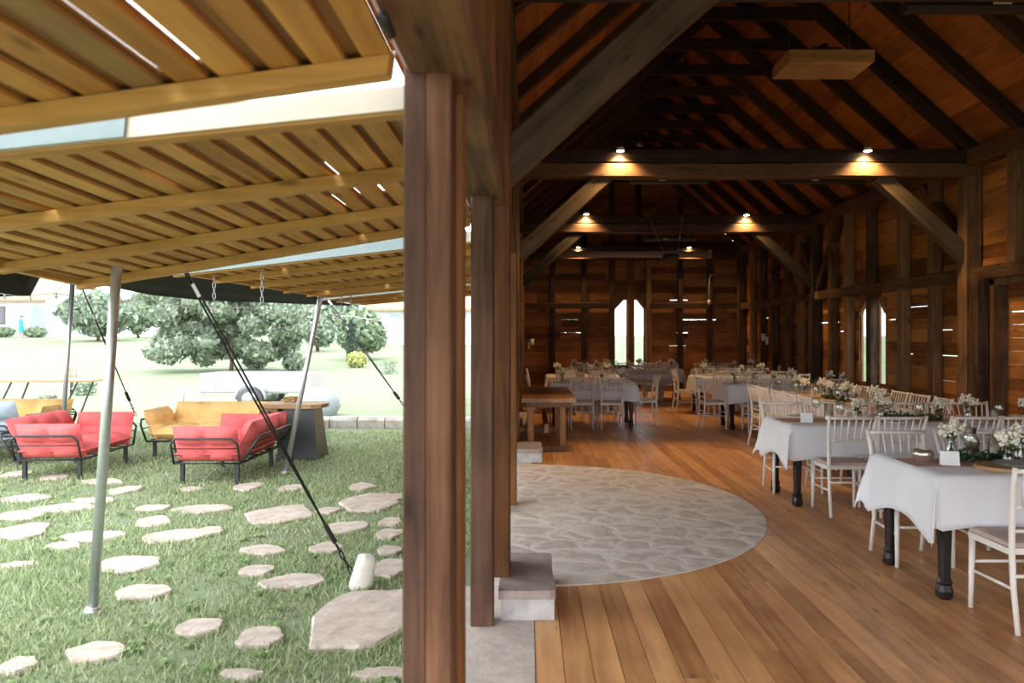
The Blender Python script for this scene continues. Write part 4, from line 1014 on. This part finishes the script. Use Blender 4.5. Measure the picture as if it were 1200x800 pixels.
for k in range(5): wp.tube([(random.uniform(-.1, .1), random.uniform(-.06, .06), .03+.012*k), (random.uniform(-.02, .04), random.uniform(-.06, .06), .035+.012*k), (random.uniform(.05, .14), random.uniform(-.06, .06), .03+.012*k)], .018, 6)
o = wp.build('driftwood', M['oldboard'], loc=(-3.20, 10.2, .675)); tag(o, 'small heap of grey driftwood lying on the dark based table', 'driftwood')

# ------------------------------------------------------------------ paving stones in the grass
ST = [(150, 664, 62, 16), (170, 697, 60, 16), (232, 738, 46, 18), (307, 750, 48, 20), (110, 768, 60, 22), (18, 785, 36, 18), (344, 684, 64, 15), (301, 671, 40, 11), (307, 647, 50, 9), (328, 604, 72, 18),
      (240, 598, 55, 9), (289, 572, 28, 8), (340, 574, 24, 7), (424, 572, 28, 7), (433, 591, 62, 20), (404, 620, 42, 12), (457, 614, 26, 9), (457, 628, 30, 10), (457, 647, 26, 8), (456, 668, 44, 20), (383, 645, 32, 13),
      (205, 630, 66, 15), (180, 613, 36, 10), (110, 631, 66, 12), (25, 625, 56, 16), (25, 606, 46, 12), (78, 597, 60, 8), (28, 586, 48, 8), (145, 576, 30, 8), (180, 597, 36, 6), (120, 566, 40, 5), (20, 557, 30, 6),
      (245, 625, 26, 9), (20, 665, 30, 7), (283, 794, 48, 9), (445, 793, 60, 10), (65, 561, 26, 5), (225, 575, 22, 5), (385, 600, 24, 6), (460, 585, 22, 7), (110, 588, 40, 6), (75, 642, 34, 7), (35, 700, 0, 0)]
circ = []
def slabstone(px, py, pw, ph, label, seed, grp='paving stones in the grass', h=.028):
    rnd = random.Random(seed); c = gpt(px, py); d0 = gpt(px, py+ph/2).y; d1 = gpt(px, py-ph/2).y; rx = pw/2*c.y/F*1.12; ry = max(.05, (d1-d0)/2*1.12); n = 18; b = MB(); vs = []
    k2, p2 = rnd.uniform(.05, .16), rnd.uniform(0, 6); n = 20
    crn = sorted(rnd.uniform(-.28, .28)+2*PI*k/6 for k in range(6)); cr = [rnd.uniform(.86, 1.22) for _ in crn]; prof = []
    for j in range(n):
        a = 2*PI*j/n; k = max([i for i in range(6) if crn[i] <= a], default=5); a0, a1 = crn[k], crn[(k+1) % 6]
        if k == 5: a1 += 2*PI; a = a if a >= a0 else a+2*PI
        q0 = Vector((cr[k]*math.cos(a0), cr[k]*math.sin(a0))); q1 = Vector((cr[(k+1) % 6]*math.cos(a1), cr[(k+1) % 6]*math.sin(a1))); dd = Vector((math.cos(a), math.sin(a))); e_ = q1-q0
        t = (q0.x*e_.y-q0.y*e_.x)/(dd.x*e_.y-dd.y*e_.x); prof.append(t*(1+rnd.uniform(-.04, .04))*1.08)
    for z, s in ((-.03, .97), (h*.6, 1.0), (h, .95)): vs += [(rx*prof[j]*s*math.cos(2*PI*j/n), ry*prof[j]*s*math.sin(2*PI*j/n), z+(rnd.uniform(-.003, .003) if z > .01 else 0)) for j in range(n)]
    vs.append((0, 0, h+.004)); fs = [(i*n+j, i*n+(j+1) % n, (i+1)*n+(j+1) % n, (i+1)*n+j) for i in range(2) for j in range(n)]+[(2*n+j, 2*n+(j+1) % n, 3*n) for j in range(n)]
    b.add(vs, fs); o = b.build('paving_stone', M['slab'], loc=(c.x, c.y, -.05)); tag(o, label, 'stone', grp); circ.append((c.x, c.y, rx, ry))
for i, (px, py, pw, ph) in enumerate(ST):
    if pw: slabstone(px, py, pw, ph, 'flat beige paving stone sunk in the grass beside the barn', i)
slabstone(424, 728, 100, 66, 'largest flat stone, in front of the white anchor stone', 99, 'paving stones in the grass', .035)

# grass: blades near the barn
n = 130000; u = RNG.random(n); y = 2.6+10.5*u**1.5; x = -.46-RNG.random(n)*(0.72*y+.6)
keep = np.ones(n, bool)
for cx, cy, rx, ry in circ: keep &= ((x-cx)/(rx*.95))**2+((y-cy)/(ry*.95))**2 > .8
cl = np.sin(x*3.1+np.sin(y*2.3)*1.5)*np.sin(y*2.7+np.sin(x*1.9)*1.3); keep &= RNG.random(n) < np.clip(.78+.5*cl, .12, 1)
x, y = x[keep], y[keep]; n = len(x); cl = cl[keep]
h = (.022+.03*RNG.random(n))*(1+.45*np.clip(cl, 0, 1)); a = RNG.random(n)*2*PI; wd = .0032+.002*RNG.random(n)+.0004*y; ln = RNG.normal(0, .55, (n, 2))*h[:, None]
V = np.zeros((n, 3, 3)); V[:, 0] = np.stack([x-wd*np.cos(a), y-wd*np.sin(a), np.full(n, -.052)], 1); V[:, 1] = np.stack([x+wd*np.cos(a), y+wd*np.sin(a), np.full(n, -.052)], 1); V[:, 2] = np.stack([x+ln[:, 0], y+ln[:, 1], -.05+h], 1)
me = bpy.data.meshes.new('grass'); me.vertices.add(n*3); me.vertices.foreach_set('co', V.ravel()); me.loops.add(n*3); me.loops.foreach_set('vertex_index', np.arange(n*3, dtype=np.int32)); me.polygons.add(n); me.polygons.foreach_set('loop_start', np.arange(0, n*3, 3, dtype=np.int32)); me.polygons.foreach_set('loop_total', np.full(n, 3, dtype=np.int32)); me.update(); me.validate(); me.materials.append(M['blade'])
o = bpy.data.objects.new('grass', me); COL.objects.link(o); tag(o, 'short patchy grass growing between the paving stones', 'grass', kind='stuff')
b = MB(); random.seed(11)
for _ in range(150):
    yy = random.uniform(2.8, 9); xx = random.uniform(-.6-.68*yy, -.6)
    if any(((xx-c[0])/c[2])**2+((yy-c[1])/c[3])**2 < 1.1 for c in circ): continue
    for k in range(7):
        a = random.uniform(0, 6.3); r = random.uniform(.03, .07); q = Vector((math.cos(a), math.sin(a), .0)); w_ = Vector((-q.y, q.x, 0))*r*.3; p = Vector((xx, yy, -.048))
        b.add([tuple(p), tuple(p+q*r*.5+w_+Vector((0, 0, .03))), tuple(p+q*r+Vector((0, 0, .022))), tuple(p+q*r*.5-w_+Vector((0, 0, .03)))], [(0, 1, 2, 3)])
tag(b.build('weeds', M['weed']), 'broad leaved weeds scattered through the grass', 'weeds', kind='stuff')

# ------------------------------------------------------------------ garden beyond
e = empty('trailer', (-5.1, 16.6, -.05), 'white flatbed trailer parked on the lawn behind the sofas', 'trailer')
b = MB(); x0, x1 = -2.02, .38
b.box(x0, x1, 0, .03, .42, .80); b.box(x0, x1, 1.2, 1.23, .42, .80); b.box(x0, x0+.03, .03, 1.2, .42, .80); b.box(x1-.03, x1, .03, 1.2, .42, .80); b.box(x0, x1, 0.03, 1.2, .38, .42); b.build('bed', M['trailer'], e)
b = MB(); b.bar((x0, .6, .38), (x0-.75, .6, .36), .07, .07); b.bar((x0, .15, .38), (x0-.6, .6, .36), .05, .05); b.bar((x0, 1.05, .38), (x0-.6, .6, .36), .05, .05); b.build('drawbar', M['steel'], e)
b = MB(); b.tube([(x0-.6, .55, 0), (x0-.6, .55, .5)], .025, 8); b.build('jockey_leg', M['steel'], e)
for y in (-.12, 1.35):
    b = MB(); b.tube([(-.88, y-.08, .26), (-.88, y+.08, .26)], .26, 20); w = b.build('wheel', M['tyre'], e)
    b = MB(); b.tube([(-.88, y-.085, .26), (-.88, y+.085, .26)], .16, 14); b.build('rim', M['steel'], w)
    b = MB(); b.tube([(-.88+.32*math.cos(a), y, .26+.32*math.sin(a)) for a in [PI*k/8 for k in range(9)]], .03, 6); b.build('mudguard', M['trailer'], e)
b = MB()
for x in (x1-.25, x0+.3, -.6): b.box(x, x+.04, -.012, 0, .42, .82)
b.build('stake', M['steel'], e)
b = MB(); random.seed(2); b.blob((0, 0, .2), .45, .4, .38, n=14, m=8, rough=.10); o = b.build('tarpaulin_heap', M['tarp'], loc=(-4.3, 15.6, -.06)); tag(o, 'blue grey tarpaulin heap at the right end of the trailer', 'tarpaulin')
# low stone edging
e = MB(); random.seed(9); x = -4.0
while x < -.6:
    w = random.uniform(.35, .7); e.bar((x, 13.6, .02), (x+w-.02, 13.6, .02), .3, .24+random.uniform(-.03, .03), ch=.2, seg=2, jit=.01); x += w
tag(e.build('stone_edging', M['lowwall']), 'low pale stone edging across the lawn behind the dark table', 'stone wall')
# picnic table far left
e = empty('picnic_table', (-9.9, 15.6, -.05), 'pale folding garden table at the left edge of the lawn', 'table')
b = MB(); b.box(-1.1, .95, 0, .6, .68, .72); b.build('table_top', M['cut'], e)
for x in (-.8, .55):
    b = MB(); b.bar((x-.22, .1, 0), (x+.12, .1, .68), .03, .03); b.build('leg', M['frame'], e)
    b = MB(); b.bar((x-.05, .5, 0), (x+.22, .5, .68), .03, .03); b.build('leg', M['frame'], e)
# lantern on a post, clumps of lavender
p = gpt(84, 462); e = empty('garden_lantern', p, 'small pink caged lantern on a short post in the lawn', 'lantern')
b = MB(); b.tube([(0, 0, 0), (0, 0, .42)], .045, 8); b.build('post', M['frame'], e)
b = MB()
for k in range(4):
    a = PI/4+k*PI/2; b.tube([(.11*math.cos(a), .11*math.sin(a), .42), (.11*math.cos(a), .11*math.sin(a), .72)], .014, 5)
for z in (.43, .57, .71): b.box(-.10, .10, -.10, .10, z-.012, z+.012)
b.lathe([(.12, .72), (.03, .80), (0, .82)], n=8, cap=False); b.build('cage', M['pink'], e)
def clump(px, py, r, label):
    p = gpt(px, py); e = empty('lavender_clump', p, label, 'plant', 'lavender clumps in the lawn'); b = MB()
    b.leaves(260, lambda: (lambda a, q, z: (Vector((q*math.cos(a), q*math.sin(a), z)), Vector((math.cos(a), math.sin(a), .5))))(random.uniform(0, 6.3), r*random.uniform(.2, 1), random.uniform(.02, r*1.1)), .06, .8); b.build('foliage', M['leafa'], e)
    s = MB()
    for k in range(14):
        a = random.uniform(0, 6.3); q = r*random.uniform(.3, 1); s.tube([(0, 0, 0), (q*math.cos(a), q*math.sin(a), r*1.25)], .006, 4)
    s.build('stems', M['stem'], e)
clump(99, 463, .30, 'grey green lavender clump beside the pink lantern'); clump(56, 477, .22, 'small dark lavender clump left of the leaning pole'); clump(455, 440, .5, 'loose pale shrub at the right of the lawn by the post')

def tree(x, y, lobes, leaf, n, size, label, trunk=.12, name='tree', th=None):
    z0 = gz(x, y); e = empty(name, (x, y, z0), label, 'tree', 'garden trees and bushes')
    b = MB(); tot = sum(l[3]**2 for l in lobes)
    for lx, ly, lz, lr, lrz in lobes:
        m = int(n*lr**2/tot)
        def fn():
            v = Vector((random.gauss(0, 1), random.gauss(0, 1), random.gauss(0, 1))).normalized(); k = random.uniform(.72, 1.04)
            return Vector((lx+v.x*lr*k, ly+v.y*lr*k, max(.05, lz+v.z*lrz*k))), v
        b.leaves(m, fn, size, .55)
        b.blob((lx, ly, max(lz, lrz*.72)), lr*.72, lr*.72, lrz*.70, n=10, m=6, rough=.06)
    b.build('crown', leaf, e)
    s = MB(); top = th or max(l[2] for l in lobes); s.tube([(0, 0, -.1), (.03, 0, top*.5), (0, 0, top)], [trunk, trunk*.8, trunk*.4], 8); s.build('trunk', M['bark'], e); return e
random.seed(31)
# big spreading pine in front
lob = [(random.uniform(-3.2, 3.2), random.uniform(-1.6, 1.6), 0, 0, 0) for _ in range(1)]
lob = []
for k in range(64):
    a = random.uniform(-1, 1); q = random.uniform(.0, 1)**1.1; lx = a*3.7*(1-.45*q)+.2; lz = .35+3.2*q+.5*abs(a)*(1-q); r = random.uniform(.42, .82); lob.append((lx, random.uniform(-1.2, 1.2), lz, r, r*.7))
tree(-12.6, 32.5, lob, M['leafa'], 18000, .12, 'big spreading pale pine standing alone on the lawn', .10, 'tree', 1.4)
def roundtree(pxc, pw, ptop, d, leaf, label, n=2600, size=.22, name='tree'):
    x = (pxc-VX)*d/F; z0 = gz(x, d); w = pw*d/F/2; ht = H+(VY-ptop)*d/F-z0
    lobes = [(0, 0, ht*.55, w*.8, ht*.44)]
    for k in range(6):
        a = random.uniform(0, 6.3); lobes.append((math.cos(a)*w*.5, math.sin(a)*w*.5, ht*random.uniform(.35, .75), w*.5, ht*.26))
    return tree(x, d, lobes, leaf, n, size, label, .12, name)
roundtree(115, 85, 340, 56, M['leafa'], 'rounded pale tree right of the white house', 3500, .30)
roundtree(162, 40, 352, 62, M['leafb'], 'small green tree between the house and the big pine', 2200, .28)
roundtree(64, 40, 322, 80, M['leafc'], 'dark tall tree behind the corner of the white house', 2600, .40)
roundtree(215, 120, 318, 78, M['leafb'], 'tall green trees rising behind the big pine', 3600, .45)
roundtree(330, 110, 322, 74, M['leafa'], 'broad pale tree behind the big pine towards the barn', 3600, .42)
roundtree(372, 42, 352, 46, M['leafa'], 'pale young tree between the pine and the clipped bush', 2000, .22)
roundtree(424, 64, 362, 40, M['leafb'], 'clipped domed bush near the second white house', 3600, .18, 'bush')
roundtree(411, 9, 374, 37, M['leafc'], 'narrow dark conifer in front of the domed bush', 900, .13)
for k, (px, pw, pt, l) in enumerate(((128, 60, 350, 'low pale bushy tree on the hedge line right of the white house'), (192, 70, 340, 'bushy tree on the hedge line left of the big pine'), (255, 80, 335, 'bushy tree showing above the left half of the big pine'),
    (300, 80, 338, 'bushy tree showing above the right half of the big pine'), (392, 50, 345, 'bushy tree on the hedge line beside the domed bush'), (450, 60, 350, 'bushy tree beside the second white house roof'))):
    roundtree(px, pw*1.15, pt, 86+2*k, M['leafa'], l, 1800, .42)
roundtree(-30, 120, 316, 84, M['leafb'], 'tall trees behind the white house roof', 2600, .5)
roundtree(500, 100, 330, 90, M['leafb'], 'far trees behind the second white house', 2600, .5)
tree(1.2, 60, [(0, 0, 2.0, 2.4, 1.9), (1.5, 1, 1.6, 1.7, 1.5)], M['leafa'], 2400, .25, 'green bush seen through the gable window')
tree(34, 36, [(0, 0, 1.8, 2.2, 1.7)], M['leafb'], 1500, .25, 'green bush seen through the right wall window')
for k, (px, py, rr, l) in enumerate(((345, 415, .5, 'small pale shrub under the right side of the pine'), (300, 436, .6, 'low shrub at the foot of the big pine'), (418, 428, .45, 'yellow flowering shrub below the domed bush'))):
    d = 33+k; x = (px-VX)*d/F
    tree(x, d, [(0, 0, rr*.8, rr, rr*.8)], M['leafa'] if k < 2 else islandcol('yellow_leaf', [(.30, .36, .14), (.50, .48, .18)], .8), 700, .10, l, .03, 'shrub')

def house(x0, x1, y0, y1, zg, hw, hr, label, over=.5):
    e = empty('house', (x0, y0, zg), label, 'house', 'white garden houses'); w, d = x1-x0, y1-y0
    b = MB(); b.box(0, w, 0, d, -.3, hw); b.add([(0, 0, hw), (0, d, hw), (0, d/2, hw+hr), (w, 0, hw), (w, d, hw), (w, d/2, hw+hr)], [(0, 1, 2), (5, 4, 3), (0, 2, 5, 3), (1, 4, 5, 2)]); b.build('walls', M['render'], e)
    b = MB(); k = hr/(d/2)
    for s in (0, 1):
        ya, yb = (-over, d/2) if s == 0 else (d+over, d/2); za = hw-over*k+.05; zb = hw+hr+.05
        b.add([(-over, ya, za), (w+over, ya, za), (w+over, yb, zb), (-over, yb, zb), (-over, ya, za+.15), (w+over, ya, za+.15), (w+over, yb, zb+.15), (-over, yb, zb+.15)], [(0, 3, 2, 1), (4, 5, 6, 7), (0, 1, 5, 4), (2, 3, 7, 6), (0, 4, 7, 3), (1, 2, 6, 5)])
    b.build('roof', M['tile'], e); return e
h1 = house(-52, -40.3, 64, 72, 1.4, 3.4, 2.6, 'white house with orange roof at the left edge', .6)
for x, z0, z1, w in ((8.0, 1.1, 2.6, .75), (5.2, 1.1, 2.6, .75)):
    b = MB(); b.box(x-w/2, x+w/2, -.06, .0, z0, z1); o = b.build('shuttered_window', M['shutter'], h1)
    b = MB(); b.box(x-w/2+.1, x+w/2-.1, -.08, -.06, z0+.1, z1-.1); b.build('pane', M['darkglass'], o)
b = MB(); b.prism([(-.6, 0), (.6, 0)]+[(.6*math.cos(a), 1.9+.6*math.sin(a)) for a in [PI*k/10 for k in range(11)]], 0, .06, Matrix(((1, 0, 0, 11.0), (0, 0, -1, 0), (0, 1, 0, .05), (0, 0, 0, 1)))); b.build('arched_door', M['grey'], h1)
h2 = house(-10.4, -3.0, 52, 60, .9, 2.6, 2.2, 'white house with orange roof seen beside the front post', .5)
b = MB(); b.box(1.0, 1.7, -.06, 0, .9, 2.1); b.build('shuttered_window', M['tarp'], h2)
# planting in front of the house, and a person in teal
for k, (px, l) in enumerate(((6, 'low reddish shrub left of the person in teal'), (44, 'low hedge by the arched house door'))):
    x = (px-VX)*62.5/F; tree(x, 62.5, [(0, 0, .45, .7, .45), (-.6, 0, .4, .5, .4)], M['leafb'], 500, .16, l, .04, 'shrub')
x = (25-VX)*62/F; zg = gz(x, 62)
e = empty('person', (x, 62, zg), 'person in teal clothes standing before the white house', 'person')
me = bpy.data.meshes.new('body'); vs = [(0, 0, .92), (0, 0, 1.15), (0, 0, 1.42), (0, 0, 1.52), (0, 0, 1.62), (0, 0, 1.72), (.17, 0, 1.40), (.24, 0, 1.12), (.22, -.12, .9), (-.17, 0, 1.40), (-.24, 0, 1.12), (-.22, -.12, .9), (.1, 0, .88), (.11, -.02, .48), (.11, 0, .06), (.11, -.14, .03), (-.1, 0, .88), (-.11, .02, .48), (-.11, .03, .06), (-.11, -.11, .03)]
ed = [(0, 1), (1, 2), (2, 3), (3, 4), (4, 5), (2, 6), (6, 7), (7, 8), (2, 9), (9, 10), (10, 11), (0, 12), (12, 13), (13, 14), (14, 15), (0, 16), (16, 17), (17, 18), (18, 19)]
rad = [.14, .13, .15, .055, .10, .08, .065, .05, .035, .065, .05, .035, .09, .065, .045, .035, .09, .065, .045, .035]
me.from_pydata(vs, ed, []); o = bpy.data.objects.new('body', me); COL.objects.link(o); o.parent = e; me.materials.append(M['skin']); o.modifiers.new('skin', 'SKIN'); o.modifiers.new('sub', 'SUBSURF').levels = 1
for k, r in enumerate(rad): me.skin_vertices[0].data[k].radius = (r, r)
me.skin_vertices[0].data[0].use_root = True
b = MB(); b.lathe([(.20, .45), (.19, .9), (.16, 1.1), (.19, 1.38), (.10, 1.5)], n=12, cap=False); b.build('teal_dress', M['teal'], e)
b = MB(); b.blob((0, .02, 1.70), .115, .115, .10, n=10, m=6); b.build('hair', M['hair'], e)
